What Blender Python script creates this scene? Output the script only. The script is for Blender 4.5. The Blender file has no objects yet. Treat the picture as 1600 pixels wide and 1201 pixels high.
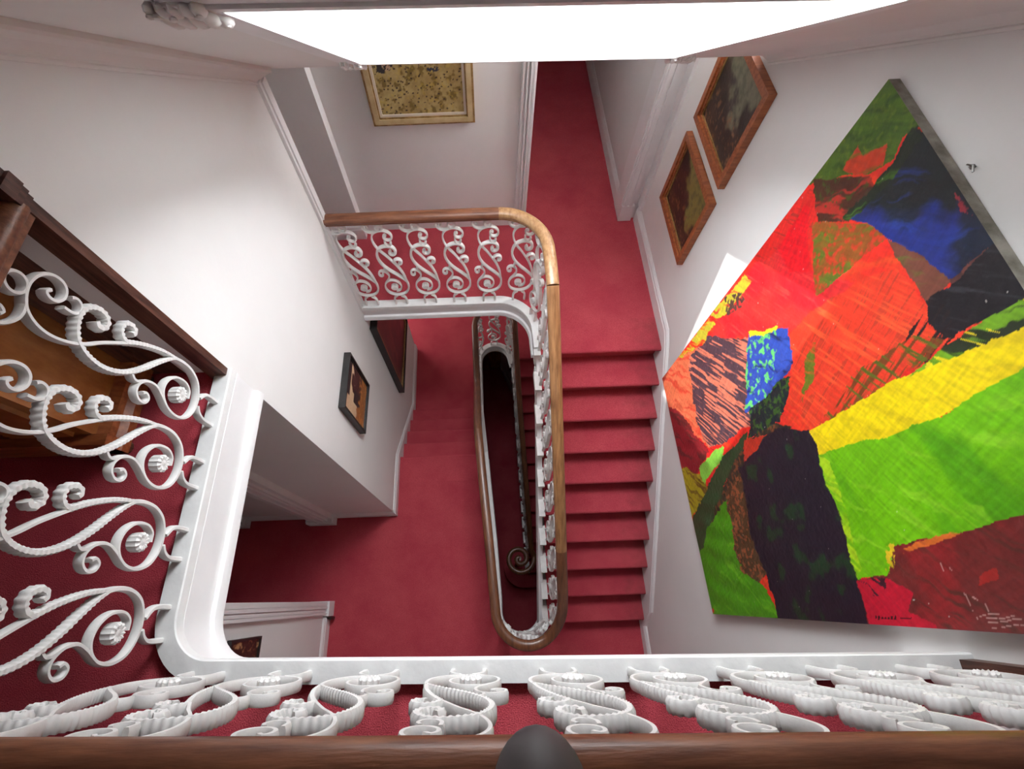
import bpy, bmesh, math, random
import numpy as np
from mathutils import Vector, Matrix

S = bpy.context.scene
COL = S.collection
ZO = 8.52            # everything below is laid out relative to the lens; ground floor ends up at z = 0

# ------------------------------------------------------------------ camera
RT = [[0.9992891423583232, 0.037420104526791904, 0.0045766518297546376],
      [-0.031984165494985485, 0.9057982732641436, -0.4225002974073333],
      [-0.019955528616306013, 0.4220535794527748, 0.9063512304558008]]
FPX, CX, CY = 721.865, 757.0, 600.0
cd = bpy.data.cameras.new('camera')
cd.sensor_width = 36.0
cd.lens = FPX * 36.0 / 1600.0
cd.shift_x = (800.0 - CX) / 1600.0
cd.clip_start = 0.01
cam = bpy.data.objects.new('camera', cd)
COL.objects.link(cam)
cam.matrix_world = Matrix(RT).to_4x4()
cam.location = (0, 0, ZO)
S.camera = cam

# ------------------------------------------------------------------ world, sun, exposure
w = bpy.data.worlds.new('sky')
S.world = w
w.use_nodes = True
bg = w.node_tree.nodes['Background']
bg.inputs[0].default_value = (0.98, 0.98, 1.0, 1)
bg.inputs[1].default_value = 25.0
sl = bpy.data.lights.new('sun_offscreen', 'SUN')
sl.energy = 4.5
sl.angle = 0.009
sl.color = (1.0, 0.96, 0.90)
sun = bpy.data.objects.new('sun_offscreen', sl)
COL.objects.link(sun)
sun.rotation_euler = Vector((0.58, -0.235, -0.93)).to_track_quat('-Z', 'Y').to_euler()
S.view_settings.view_transform = 'Standard'
S.view_settings.look = 'None'
S.view_settings.gamma = 1.0
S.view_settings.use_curve_mapping = False
S.view_settings.exposure = 0.25

def area(name, loc, d, sx, sy, e, col=(1, 1, 1), portal=False):
    l = bpy.data.lights.new(name, 'AREA')
    l.shape = 'RECTANGLE'; l.size = sx; l.size_y = sy; l.energy = e; l.color = col
    if portal: l.cycles.is_portal = True
    o = bpy.data.objects.new(name, l)
    COL.objects.link(o)
    o.location = loc
    o.rotation_euler = Vector(d).to_track_quat('-Z', 'Y').to_euler()
    return o

# levels, relative to the lens
L2, L1, L0, H0, G = -1.65, -3.23, -5.08, -6.0, -8.52
RS, GO = 0.185, 0.219
Y1 = 1.754                                     # nosing of the half landing
# pitched ceiling
TH = math.atan(0.675)
CT, ST = math.cos(TH), math.sin(TH)
def ceil_z(y): return -1.165 - 0.675 * (y - 2.05)
def F(x, s, h):
    h = h - 0.017 * (x + 0.48) if -0.75 < x < 1.1 else h - (0.017 * 1.58 if x >= 1.1 else -0.017 * 0.27)   # the old roof is slightly out of level
    return (x, 2.05 - s * CT + h * ST, -1.155 + s * ST + h * CT)

# daylight: the pane of the rooflight (portal) and the window whose patch of light lies on the lower half landing
for s0, s1 in ((0.0, 1.235),):
    area('rooflight_portal_offscreen', F(0.18, (s0 + s1) / 2, 0.66), (0, -ST, -CT), 1.5, 1.5, 1, portal=True)
area('window_half_landing_offscreen', (-2.28, 4.3, -4.9), (1, -0.1, -0.45), 1.2, 1.4, 40, (1, 0.97, 0.94))


# ------------------------------------------------------------------ materials
def lin(c):
    return tuple(((v / 255) / 12.92 if v / 255 <= 0.04045 else ((v / 255 + 0.055) / 1.055) ** 2.4) for v in c)

def mat(name, c1, c2=None, rough=0.5, scale=6.0, stretch=(1, 1, 1), bump=0.0, bscale=60.0, detail=6, sheen=0.0, spec=0.5, metal=0.0, contrast=(0.35, 0.65), coat=0.0):
    m = bpy.data.materials.new(name)
    m.use_nodes = True
    nt = m.node_tree
    b = nt.nodes['Principled BSDF']
    b.inputs['Roughness'].default_value = rough
    b.inputs['Metallic'].default_value = metal
    b.inputs['Specular IOR Level'].default_value = spec
    b.inputs['Coat Weight'].default_value = coat
    b.inputs['Coat Roughness'].default_value = 0.15
    if sheen:
        b.inputs['Sheen Weight'].default_value = sheen
        b.inputs['Sheen Roughness'].default_value = 0.5
        b.inputs['Sheen Tint'].default_value = (1, 0.75, 0.75, 1)
    tc = nt.nodes.new('ShaderNodeTexCoord')
    mp = nt.nodes.new('ShaderNodeMapping')
    mp.inputs['Scale'].default_value = stretch
    nt.links.new(tc.outputs['Object'], mp.inputs['Vector'])
    n = nt.nodes.new('ShaderNodeTexNoise')
    n.inputs['Scale'].default_value = scale
    n.inputs['Detail'].default_value = detail
    n.inputs['Roughness'].default_value = 0.6
    nt.links.new(mp.outputs[0], n.inputs['Vector'])
    r = nt.nodes.new('ShaderNodeValToRGB')
    r.color_ramp.elements[0].position = contrast[0]
    r.color_ramp.elements[1].position = contrast[1]
    r.color_ramp.elements[0].color = (*c1, 1)
    r.color_ramp.elements[1].color = (*(c2 or c1), 1)
    nt.links.new(n.outputs['Fac'], r.inputs[0])
    nt.links.new(r.outputs[0], b.inputs['Base Color'])
    if bump:
        n2 = nt.nodes.new('ShaderNodeTexNoise')
        n2.inputs['Scale'].default_value = bscale
        n2.inputs['Detail'].default_value = 3
        nt.links.new(mp.outputs[0], n2.inputs['Vector'])
        bp = nt.nodes.new('ShaderNodeBump')
        bp.inputs['Strength'].default_value = bump
        bp.inputs['Distance'].default_value = 0.01
        nt.links.new(n2.outputs['Fac'], bp.inputs['Height'])
        nt.links.new(bp.outputs[0], b.inputs['Normal'])
    return m

def carpet(name, dark, mid, light, fine=260, sheen=0.05, grime=False):
    m = mat(name, mid, light, rough=0.95, scale=3.2, sheen=sheen, spec=0.05, contrast=(0.3, 0.75))
    nt = m.node_tree
    b = nt.nodes['Principled BSDF']
    tc = nt.nodes['Texture Coordinate']
    ramp = nt.nodes['Color Ramp']
    n = nt.nodes.new('ShaderNodeTexNoise')
    n.inputs['Scale'].default_value = fine
    n.inputs['Detail'].default_value = 2
    nt.links.new(tc.outputs['Object'], n.inputs['Vector'])
    mr = nt.nodes.new('ShaderNodeMapRange')
    mr.inputs[1].default_value = 0.3; mr.inputs[2].default_value = 0.7
    nt.links.new(n.outputs['Fac'], mr.inputs[0])
    mx = nt.nodes.new('ShaderNodeMix'); mx.data_type = 'RGBA'
    mx.inputs['A'].default_value = (*dark, 1)
    nt.links.new(ramp.outputs[0], mx.inputs['B'])
    fm = nt.nodes.new('ShaderNodeMath'); fm.operation = 'MULTIPLY_ADD'
    fm.inputs[1].default_value = 0.75; fm.inputs[2].default_value = 0.28
    nt.links.new(mr.outputs[0], fm.inputs[0])
    nt.links.new(fm.outputs[0], mx.inputs['Factor'])
    out = mx.outputs['Result']
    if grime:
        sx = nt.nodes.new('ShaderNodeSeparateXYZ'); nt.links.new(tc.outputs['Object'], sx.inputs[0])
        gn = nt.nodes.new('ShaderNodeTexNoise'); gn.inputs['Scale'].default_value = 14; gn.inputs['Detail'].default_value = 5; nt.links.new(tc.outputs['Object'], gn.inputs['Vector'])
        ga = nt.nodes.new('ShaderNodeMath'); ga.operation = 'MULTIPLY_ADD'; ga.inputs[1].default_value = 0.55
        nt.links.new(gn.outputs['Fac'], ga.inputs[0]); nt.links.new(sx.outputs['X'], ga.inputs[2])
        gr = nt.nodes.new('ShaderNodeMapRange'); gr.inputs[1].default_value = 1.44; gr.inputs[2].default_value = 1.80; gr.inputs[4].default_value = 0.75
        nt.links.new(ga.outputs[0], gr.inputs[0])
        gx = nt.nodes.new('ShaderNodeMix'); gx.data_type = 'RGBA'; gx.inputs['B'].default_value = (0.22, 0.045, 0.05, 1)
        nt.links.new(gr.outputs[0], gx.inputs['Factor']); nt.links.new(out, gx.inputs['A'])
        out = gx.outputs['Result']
    nt.links.new(out, b.inputs['Base Color'])
    bp = nt.nodes.new('ShaderNodeBump')
    bp.inputs['Strength'].default_value = 0.6
    bp.inputs['Distance'].default_value = 0.006
    nt.links.new(n.outputs['Fac'], bp.inputs['Height'])
    nt.links.new(bp.outputs[0], b.inputs['Normal'])
    return m

M = {}
M['wall'] = mat('wall_plaster', (0.79, 0.78, 0.765), (0.75, 0.74, 0.725), 0.75, 1.5, bump=0.08, bscale=25)
M['ceil'] = mat('ceiling_plaster', (0.80, 0.78, 0.76), (0.76, 0.74, 0.72), 0.8, 1.5)
M['trim'] = mat('white_gloss_paint', (0.82, 0.81, 0.81), (0.77, 0.765, 0.765), 0.38, 5, bump=0.05, bscale=40)
M['curb'] = mat('chipped_grey_white_paint', (0.72, 0.72, 0.71), (0.78, 0.78, 0.77), 0.5, 14, bump=0.15, bscale=30)
M['iron'] = mat('white_painted_iron', (0.78, 0.77, 0.75), (0.68, 0.67, 0.65), 0.42, 18, bump=0.12, bscale=70)
M['rev'] = mat('rooflight_reveal_white', (0.82, 0.82, 0.81), (0.78, 0.78, 0.77), 0.6, 4, bump=0.1, bscale=20)
CARPET = ((0.26, 0.024, 0.042), (0.47, 0.055, 0.080), (0.62, 0.105, 0.120))
M['carpet'] = carpet('red_carpet', *CARPET)
M['worn'] = carpet('red_carpet_grimy_by_the_wall', *CARPET, grime=True)
M['oak'] = mat('light_oak_handrail', lin((112, 72, 42)), lin((176, 128, 84)), 0.42, 5, (14, 1.3, 1.3), bump=0.08, bscale=20, coat=0.15, contrast=(0.3, 0.72))
M['oakc'] = mat('pale_worn_oak_curve', lin((140, 98, 62)), lin((190, 150, 106)), 0.4, 9, (6, 3, 3), bump=0.06, bscale=20, coat=0.2, contrast=(0.3, 0.72))
M['oakd'] = mat('brown_handrail', lin((78, 42, 25)), lin((128, 80, 50)), 0.4, 5, (12, 1.3, 1.3), bump=0.06, bscale=20, coat=0.2, contrast=(0.3, 0.72))
M['rail'] = mat('dark_mahogany_handrail', lin((84, 44, 28)), lin((144, 92, 64)), 0.45, 6, (1.0, 9, 9), bump=0.10, bscale=30, coat=0.12, contrast=(0.28, 0.72))
M['dark'] = mat('dark_stained_wood', lin((48, 27, 21)), lin((104, 66, 52)), 0.45, 7, (8, 8, 1), bump=0.08, bscale=40)
M['black'] = mat('near_black_wood', lin((14, 9, 8)), lin((30, 19, 16)), 0.35, 7, (8, 8, 1))
M['cab'] = mat('polished_walnut_veneer', lin((128, 70, 32)), lin((196, 128, 70)), 0.25, 3.5, (1, 2.5, 1), coat=0.5, contrast=(0.3, 0.7))
M['frame'] = mat('oak_picture_frame', lin((128, 66, 34)), lin((172, 100, 58)), 0.4, 8, (1, 6, 6), bump=0.05)
M['gold'] = mat('antique_gold_frame', lin((128, 98, 52)), lin((176, 144, 92)), 0.45, 20, metal=0.35, bump=0.1)
M['cream'] = mat('cream_frame_band', lin((178, 154, 108)), lin((198, 178, 136)), 0.5, 10)
M['slip'] = mat('white_frame_slip', lin((214, 204, 190)), None, 0.5)
M['ebony'] = mat('black_frame', lin((26, 24, 24)), lin((44, 41, 40)), 0.45, 10)
M['gunmetal'] = mat('dark_grey_cap_finish', lin((66, 62, 64)), lin((90, 82, 82)), 0.6, 3)
M['linen'] = mat('bare_canvas_edge', lin((176, 172, 160)), lin((120, 116, 104)), 0.8, 12)
M['pine'] = mat('varnished_pine', lin((132, 84, 22)), lin((188, 132, 48)), 0.35, 3, (6, 1, 1))
M['tan'] = mat('tan_leather', lin((168, 122, 44)), lin((190, 146, 62)), 0.45, 12)
M['steel'] = mat('dull_steel', (0.35, 0.34, 0.33), (0.25, 0.24, 0.23), 0.35, 10, metal=0.9)
gm = bpy.data.materials.new('clear_pane'); gm.use_nodes = True
nt = gm.node_tree
for nn in list(nt.nodes): nt.nodes.remove(nn)
oo = nt.nodes.new('ShaderNodeOutputMaterial'); tr = nt.nodes.new('ShaderNodeBsdfTransparent'); gl = nt.nodes.new('ShaderNodeBsdfGlossy')
tr.inputs[0].default_value = (0.95, 0.97, 0.98, 1); gl.inputs['Roughness'].default_value = 0.05
mx = nt.nodes.new('ShaderNodeMixShader'); fr = nt.nodes.new('ShaderNodeFresnel'); fr.inputs[0].default_value = 1.2
nt.links.new(fr.outputs[0], mx.inputs[0]); nt.links.new(tr.outputs[0], mx.inputs[1]); nt.links.new(gl.outputs[0], mx.inputs[2]); nt.links.new(mx.outputs[0], oo.inputs[0])
M['glass'] = gm

def paint_mat(name, rough=0.4, bump=0.25, coat=0.2):
    m = bpy.data.materials.new(name); m.use_nodes = True
    nt = m.node_tree; b = nt.nodes['Principled BSDF']
    a = nt.nodes.new('ShaderNodeVertexColor'); a.layer_name = 'Col'
    tc = nt.nodes.new('ShaderNodeTexCoord')
    n = nt.nodes.new('ShaderNodeTexNoise'); n.inputs['Scale'].default_value = 55; n.inputs['Detail'].default_value = 5
    nt.links.new(tc.outputs['Object'], n.inputs['Vector'])
    mr = nt.nodes.new('ShaderNodeMapRange'); mr.inputs[1].default_value = 0.3; mr.inputs[2].default_value = 0.7; mr.inputs[3].default_value = 0.90; mr.inputs[4].default_value = 1.07
    nt.links.new(n.outputs['Fac'], mr.inputs[0])
    v = nt.nodes.new('ShaderNodeVectorMath'); v.operation = 'SCALE'
    nt.links.new(a.outputs['Color'], v.inputs[0]); nt.links.new(mr.outputs[0], v.inputs['Scale'])
    nt.links.new(v.outputs[0], b.inputs['Base Color'])
    b.inputs['Roughness'].default_value = rough
    b.inputs['Coat Weight'].default_value = coat
    b.inputs['Coat Roughness'].default_value = 0.25
    bp = nt.nodes.new('ShaderNodeBump'); bp.inputs['Strength'].default_value = bump; bp.inputs['Distance'].default_value = 0.006
    nt.links.new(n.outputs['Fac'], bp.inputs['Height']); nt.links.new(bp.outputs[0], b.inputs['Normal'])
    return m
M['oil'] = paint_mat('oil_paint')

# ------------------------------------------------------------------ mesh helpers
def link(name, verts, faces, m, parent=None, smooth=False, label=None, cat=None, group=None, kind=None):
    me = bpy.data.meshes.new(name)
    me.from_pydata([tuple(v) for v in verts], [], [tuple(f) for f in faces])
    bm = bmesh.new(); bm.from_mesh(me)
    bmesh.ops.recalc_face_normals(bm, faces=bm.faces)
    bm.to_mesh(me); bm.free()
    if smooth:
        me.polygons.foreach_set('use_smooth', [True] * len(me.polygons))
        me.set_sharp_from_angle(angle=math.radians(38))
    me.materials.append(M[m])
    o = bpy.data.objects.new(name, me)
    COL.objects.link(o)
    put(o, parent)
    tag(o, label, cat, group, kind)
    return o

def put(o, parent):
    if parent is not None:
        off = Vector((0, 0, 0)); p = parent
        while p is not None:
            off += p.location; p = p.parent
        o.parent = parent
        o.location = o.location - off

def tag(o, label=None, cat=None, group=None, kind=None):
    if label: o['label'] = label
    if cat: o['category'] = cat
    if group: o['group'] = group
    if kind: o['kind'] = kind
    return o

def thing(name, loc, label, cat, group=None, kind=None):
    o = bpy.data.objects.new(name, None)
    o.empty_display_size = 0.1
    COL.objects.link(o); o.location = loc
    return tag(o, label, cat, group, kind)

def boxv(x0, x1, y0, y1, z0, z1):
    v = [(x, y, z) for z in (z0, z1) for y in (y0, y1) for x in (x0, x1)]
    f = [(0, 2, 3, 1), (4, 5, 7, 6), (0, 1, 5, 4), (2, 6, 7, 3), (0, 4, 6, 2), (1, 3, 7, 5)]
    return v, f

class MB:
    def __init__(s): s.v = []; s.f = []
    def add(s, v, f):
        k = len(s.v); s.v += [tuple(p) for p in v]; s.f += [tuple(i + k for i in q) for q in f]; return s
    def box(s, *a): return s.add(*boxv(*a))
    def lbox(s, x0, x1, s0, s1, h0, h1):          # box laid in the pitch of the ceiling
        v, f = boxv(x0, x1, s0, s1, h0, h1)
        return s.add([F(*p) for p in v], f)
    def prism(s, poly, ax, a0, a1):               # polygon extruded along axis ax
        n = len(poly); vs = []
        for a in (a0, a1):
            for p, q in poly:
                vs.append({'x': (a, p, q), 'y': (p, a, q), 'z': (p, q, a)}[ax])
        fs = [tuple(range(n)), tuple(range(2 * n - 1, n - 1, -1))]
        fs += [(i, (i + 1) % n, n + (i + 1) % n, n + i) for i in range(n)]
        return s.add(vs, fs)
    def sweep(s, path, prof, shear=True, caps=True):
        v, f = sweepv(path, prof, shear, caps); return s.add(v, f)
    def build(s, name, m, parent=None, smooth=False, **k): return link(name, s.v, s.f, m, parent, smooth, **k)

def sweepv(path, prof, shear=True, caps=True, closed=False):
    P = [Vector(p) for p in path]; n = len(P); k = len(prof)
    V = []; Fc = []
    for i in range(n):
        a = P[(i - 1) % n] if (closed or i > 0) else P[i]
        b = P[(i + 1) % n] if (closed or i < n - 1) else P[i]
        d1 = (P[i] - a); d2 = (b - P[i])
        h1 = Vector((d1.x, d1.y, 0)); h2 = Vector((d2.x, d2.y, 0))
        if h1.length < 1e-7: h1 = h2
        if h2.length < 1e-7: h2 = h1
        n1 = Vector((h1.y, -h1.x, 0)).normalized(); n2 = Vector((h2.y, -h2.x, 0)).normalized()
        N = (n1 + n2)
        N = n1 if N.length < 1e-6 else N.normalized()
        N = N / max(0.35, N.dot(n1))
        if shear: U = Vector((0, 0, 1))
        else:
            T = (b - a).normalized(); U = N.normalized().cross(T).normalized()
            if U.z < 0: U = -U
        for (x, z) in prof: V.append(P[i] + N * x + U * z)
    m = n if closed else n - 1
    for i in range(m):
        j = (i + 1) % n
        for q in range(k):
            Fc.append((i * k + q, i * k + (q + 1) % k, j * k + (q + 1) % k, j * k + q))
    if caps and not closed:
        Fc.append(tuple(range(k))); Fc.append(tuple(range((n - 1) * k + k - 1, (n - 1) * k - 1, -1)))
    return V, Fc

def arc(cx, cy, r, a0, a1, n=16, z=None, ry=None):
    ry = ry or r
    out = []
    for i in range(n + 1):
        a = math.radians(a0 + (a1 - a0) * i / n)
        p = (cx + r * math.cos(a), cy + ry * math.sin(a))
        out.append(p if z is None else (*p, z))
    return out

def catmull(pts, step):
    P = [np.array(p, float) for p in pts]
    P = [2 * P[0] - P[1]] + P + [2 * P[-1] - P[-2]]
    fine = []
    for i in range(1, len(P) - 2):
        for t in np.linspace(0, 1, 14, endpoint=False):
            a, b, c, d = P[i - 1], P[i], P[i + 1], P[i + 2]
            fine.append(0.5 * ((2 * b) + (-a + c) * t + (2 * a - 5 * b + 4 * c - d) * t * t + (-a + 3 * b - 3 * c + d) * t ** 3))
    fine.append(P[-2]); fine = np.array(fine)
    seg = np.linalg.norm(np.diff(fine, axis=0), axis=1); L = np.concatenate([[0], np.cumsum(seg)])
    n = max(3, int(L[-1] / step) + 1)
    t = np.linspace(0, L[-1], n)
    return np.stack([np.interp(t, L, fine[:, k]) for k in range(fine.shape[1])], 1), t

def struct(name, mb, m, label, cat, smooth=False):
    return mb.build(name, m, None, smooth, label=label, cat=cat, kind='structure')

# ------------------------------------------------------------------ the setting: pitched ceiling and roof lights
OX0, OX1 = -0.48, 0.84
S_END = 5.25
OP = ((0.0, 1.235),)
mb = MB()
mb.lbox(-3.25, OX0 - 0.025, -0.35, S_END, 0, 0.10)
mb.lbox(OX1 + 0.025, 1.62, -0.35, S_END, 0, 0.10)
mb.lbox(OX0 - 0.025, OX1 + 0.025, -0.35, OP[0][0] - 0.025, 0, 0.10)
mb.lbox(OX0 - 0.025, OX1 + 0.025, OP[0][1] + 0.025, S_END, 0, 0.10)
struct('ceiling', mb, 'ceil', 'white pitched plaster ceiling sloping down over the stairwell', 'ceiling')

HW = 0.62
for idx, (s0, s1) in enumerate(OP):
    root = thing('window_%d' % (idx + 1), F(0.18, s0, 0), 'rooflight over the stairwell with deep white reveals', 'window', kind='structure')
    t = 0.05
    MB().lbox(OX0 - t, OX0, s0 - t, s1 + t, 0.0, HW).build('reveal_panel', 'rev', root)
    MB().lbox(OX1, OX1 + t, s0 - t, s1 + t, 0.0, HW).build('reveal_panel', 'rev', root)
    MB().lbox(OX0, OX1, s0 - t, s0, 0.0, HW).build('reveal_panel', 'rev', root)
    MB().lbox(OX0, OX1, s1, s1 + t, 0.0, HW).build('reveal_panel', 'rev', root)
    # flat inner lining strip and moulded architrave round the opening
    ln = MB()
    for a in ((OX0, OX0 + 0.012, s0, s1), (OX1 - 0.012, OX1, s0, s1)): ln.lbox(*a, -0.022, 0.055)
    ln.lbox(OX0 + 0.012, OX1 - 0.012, s0, s0 + 0.012, -0.022, 0.055); ln.lbox(OX0 + 0.012, OX1 - 0.012, s1 - 0.012, s1, -0.018, 0.055)
    ln.build('lining', 'trim', root)
    ar = MB()
    for (wd, h) in ((0.110, 0.007), (0.072, 0.014), (0.032, 0.021)):
        ar.lbox(OX0 - wd, OX0, s0 - wd, s1 + wd, -h, 0); ar.lbox(OX1, OX1 + wd, s0 - wd, s1 + wd, -h, 0)
        ar.lbox(OX0, OX1, s0 - wd * 0.6, s0, -h, 0); ar.lbox(OX0, OX1, s1, s1 + wd, -h, 0)
    ar.build('architrave', 'trim', root)
    fr = MB()
    fr.lbox(OX0 - 0.06, OX0 + 0.035, s0 - 0.06, s1 + 0.06, HW, HW + 0.05); fr.lbox(OX1 - 0.035, OX1 + 0.06, s0 - 0.06, s1 + 0.06, HW, HW + 0.05)
    fr.lbox(OX0 + 0.035, OX1 - 0.035, s0 - 0.06, s0 + 0.035, HW, HW + 0.05); fr.lbox(OX0 + 0.035, OX1 - 0.035, s1 - 0.035, s1 + 0.06, HW, HW + 0.05)
    fr.build('sash_frame', 'trim', root)
    MB().lbox(OX0 + 0.035, OX1 - 0.035, s0 + 0.035, s1 - 0.035, HW + 0.02, HW + 0.026).build('pane', 'glass', root)

# plaster acanthus brackets
def acanthus():
    mb = MB(); rnd = random.Random(4)
    def blob(c, r):
        n, m_ = 8, 5; vs = []; fs = []
        for i in range(m_ + 1):
            ph = math.pi * i / m_
            for j in range(n):
                a = 2 * math.pi * j / n
                vs.append((c[0] + r[0] * math.sin(ph) * math.cos(a), c[1] + r[1] * math.sin(ph) * math.sin(a), c[2] + r[2] * math.cos(ph)))
        for i in range(m_):
            for j in range(n): fs.append((i * n + j, i * n + (j + 1) % n, (i + 1) * n + (j + 1) % n, (i + 1) * n + j))
        mb.add(vs, fs)
    blob((0, 0, -0.02), (0.075, 0.085, 0.022))
    for i in range(-2, 3): blob((i * 0.030, 0.055, -0.036), (0.017, 0.042, 0.026))
    for i in range(-1, 3): blob((i * 0.032 - 0.012, 0.0, -0.044), (0.015, 0.046, 0.020))
    for i in range(-2, 3): blob((i * 0.026, -0.05, -0.030), (0.013, 0.036, 0.022))
    for k in range(12): blob((rnd.uniform(-.075, .075), rnd.uniform(-.08, .08), -0.045 - rnd.uniform(0, .012)), (0.009, 0.010, 0.008))
    return mb
for (x, s, sc, lb) in ((-0.535, 1.235, 0.8, 'plaster acanthus bracket at the upper corner of the rooflight over the large white wall'),
                       (-0.515, -0.03, 0.7, 'small plaster acanthus bracket at the rooflight corner near the gold framed field picture'),
                       (0.875, -0.03, 0.7, 'small plaster acanthus bracket at the rooflight corner above the wood framed landscapes')):
    a = acanthus()
    a.v = [F(x + p[0] * sc, s - p[1] * sc, -0.004 + p[2] * sc * 0.75) for p in a.v]
    a.build('plaster_bracket', 'ceil', smooth=True, label=lb, cat='bracket', group='plaster acanthus brackets of the rooflight')

# ------------------------------------------------------------------ walls
mb = MB()
mb.prism([(-2.45, G - 0.1), (3.14, G - 0.1), (3.14, ceil_z(2.33)), (2.33, ceil_z(2.33)), (-2.45, ceil_z(-2.45))], 'x', 1.42, 1.62)
struct('wall_right', mb, 'wall', 'tall white plaster wall that carries the large abstract painting', 'wall')
mb = MB()
mb.prism([(0.87, -3.3), (2.285, -3.3), (2.285, ceil_z(2.285)), (0.87, ceil_z(0.87))], 'x', -1.215, -1.03)
mb.prism([(0.87, G), (3.42, G), (3.42, -3.46), (2.285, -3.46), (2.285, -3.3), (0.87, -3.3)], 'x', -1.215, -1.03)
struct('wall_left', mb, 'wall', 'large white plaster wall with a black framed picture low on it', 'wall')
mb = MB().box(-2.9, -1.215, 0.87, 1.01, G, L2 - 0.20)
struct('wall_lower_recess', mb, 'wall', 'white wall of the lower landing recess with a pilaster', 'wall')
mb = MB().box(-3.25, -1.155, 0.90, 1.02, L2 - 0.25, ceil_z(0.9) + 0.02)
struct('wall_top_landing', mb, 'wall', 'low shadowed wall of the top landing behind the wooden cabinet', 'wall')
mb = MB().box(-2.4, 0.39, 3.13, 3.27, L1 - 0.2, -0.6)
mb.box(0.27, 0.39, 3.27, 7.0, L1 - 0.2, -0.6)
mb.box(0.39, 1.62, 3.13, 3.27, -0.95, -0.6)
struct('wall_far', mb, 'wall', 'white wall of the half landing with a gold framed picture', 'wall')
mb = MB().box(1.28, 1.62, 3.27, 7.0, L1 - 0.2, -0.6)
struct('wall_passage', mb, 'wall', 'white side wall of the passage beyond the half landing', 'wall')
mb = MB().box(-2.4, 1.62, 6.4, 6.5, L1 - 0.2, -0.6)
struct('wall_passage_end', mb, 'wall', 'wall closing the end of the passage', 'wall')
mb = MB().box(-2.4, 1.62, 2.33, 6.5, -0.62, -0.5)
mb.box(-2.4, 1.62, 2.36, 2.46, ceil_z(2.33) + 0.02, -0.6)
struct('ceiling_half_landing', mb, 'ceil', 'flat plaster ceiling over the half landing', 'ceiling')
mb = MB().box(-2.52, -2.4, 2.0, 6.5, L1 - 0.2, -0.5).box(-2.4, -1.17, 1.9, 2.0, L1 - 0.2, -0.5)
struct('wall_half_landing_side', mb, 'wall', 'side wall of the half landing out past the archway', 'wall')
mb = MB().box(-2.4, -1.06, 3.03, 3.13, L1 - 0.02, -0.6)
struct('wall_pier', mb, 'wall', 'plain plaster pier standing forward of the half landing wall', 'wall')
# outer shell
mb = MB().box(-3.3, 1.62, -2.45, -2.3, G, 2.0)
struct('wall_near', mb, 'wall', 'wall of the landings on the near side of the stairwell', 'wall')
mb = MB().box(-3.4, -3.25, -2.45, 1.0, L2 - 0.3, 2.2)
struct('wall_top_side', mb, 'wall', 'side wall of the top landing', 'wall')
mb = MB().box(-2.9, -2.75, -2.45, 1.0, G, L2 - 0.2)
struct('wall_lower_side', mb, 'wall', 'end wall of the lower landing recess', 'wall')
mb = MB().box(-1.79, -1.65, -2.3, 0.03, L0 - 0.2, L2 - 0.24)
struct('wall_lower_partition', mb, 'wall', 'white partition of the lower landing with a small dark picture', 'wall')
for nm, bx_, lb in (('wall_lower_far', (-2.3, 1.62, 5.2, 5.35, G, L1 - 0.2), 'far wall of the lower half landing'),
                    ('wall_lower_far_left', (-2.45, -2.3, 3.42, 5.35, G, L1 - 0.2), 'left wall of the lower half landing'),
                    ('wall_lower_far_right', (1.42, 1.62, 3.14, 5.2, G, L1 - 0.2), 'right wall of the lower half landing'),
                    ('wall_lower_return', (-2.3, -1.17, 3.3, 3.42, G, L1 - 0.2), 'return wall at the end of the large white wall')):
    struct(nm, MB().box(*bx_), 'wall', lb, 'wall')

# ------------------------------------------------------------------ floors
def poly_floor(name, poly, z, th, top, label, under='ceil'):
    n = len(poly)
    v = [(*p, z) for p in poly] + [(*p, z - th) for p in poly]
    f = [tuple(range(n)), tuple(range(2 * n - 1, n - 1, -1))] + [(i, (i + 1) % n, n + (i + 1) % n, n + i) for i in range(n)]
    o = link(name, v, f, top, label=label, cat='floor', kind='structure')
    o.data.materials.append(M[under])
    for p in o.data.polygons:
        if p.normal.z < 0.5: p.material_index = 1
    return o

def near_y(x): return -0.160 - 0.021 * x            # well edge of the near side, a touch out of square
XF = -1.012                                          # well edge of the left side
# well-edge path of the top landing: right wall -> along near side -> rounded corner -> along left side
RC = 0.13
edge_top = [(1.42, near_y(1.42)), (0.6, near_y(0.6)), (-0.2, near_y(-0.2)), (XF + RC, near_y(XF))]
edge_top += arc(XF + RC, near_y(XF) + RC, RC, -90, -180, 10)[1:] + [(XF, 0.3), (XF, 0.87)]
edge_fascia = [(1.42, near_y(1.42) - 0.03), (0.6, near_y(0.6) - 0.03), (-0.2, near_y(-0.2) - 0.03), (XF + RC, near_y(XF) - 0.03)]
edge_fascia += arc(XF + RC, near_y(XF) + RC, RC, -90, -180, 10, ry=RC + 0.03)[1:] + [(XF, 0.3), (XF, 0.87)]
def off(path, d):
    out = []
    for i, p in enumerate(path):
        a = path[max(0, i - 1)]; b = path[min(len(path) - 1, i + 1)]
        dx, dy = b[0] - a[0], b[1] - a[1]; l = math.hypot(dx, dy)
        out.append((p[0] + dy / l * d, p[1] - dx / l * d))
    return out
inner = off(edge_top, -0.062)
poly = [(1.42, -2.3)] + [(1.42, inner[0][1])] + inner[1:-1] + [(inner[-1][0] - 0.008, 0.90), (-3.25, 0.90), (-3.25, -2.3)]
poly_floor('floor_top_landing', poly, L2, 0.24, 'carpet', 'red carpet of the top landing behind the near balusters')

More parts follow.
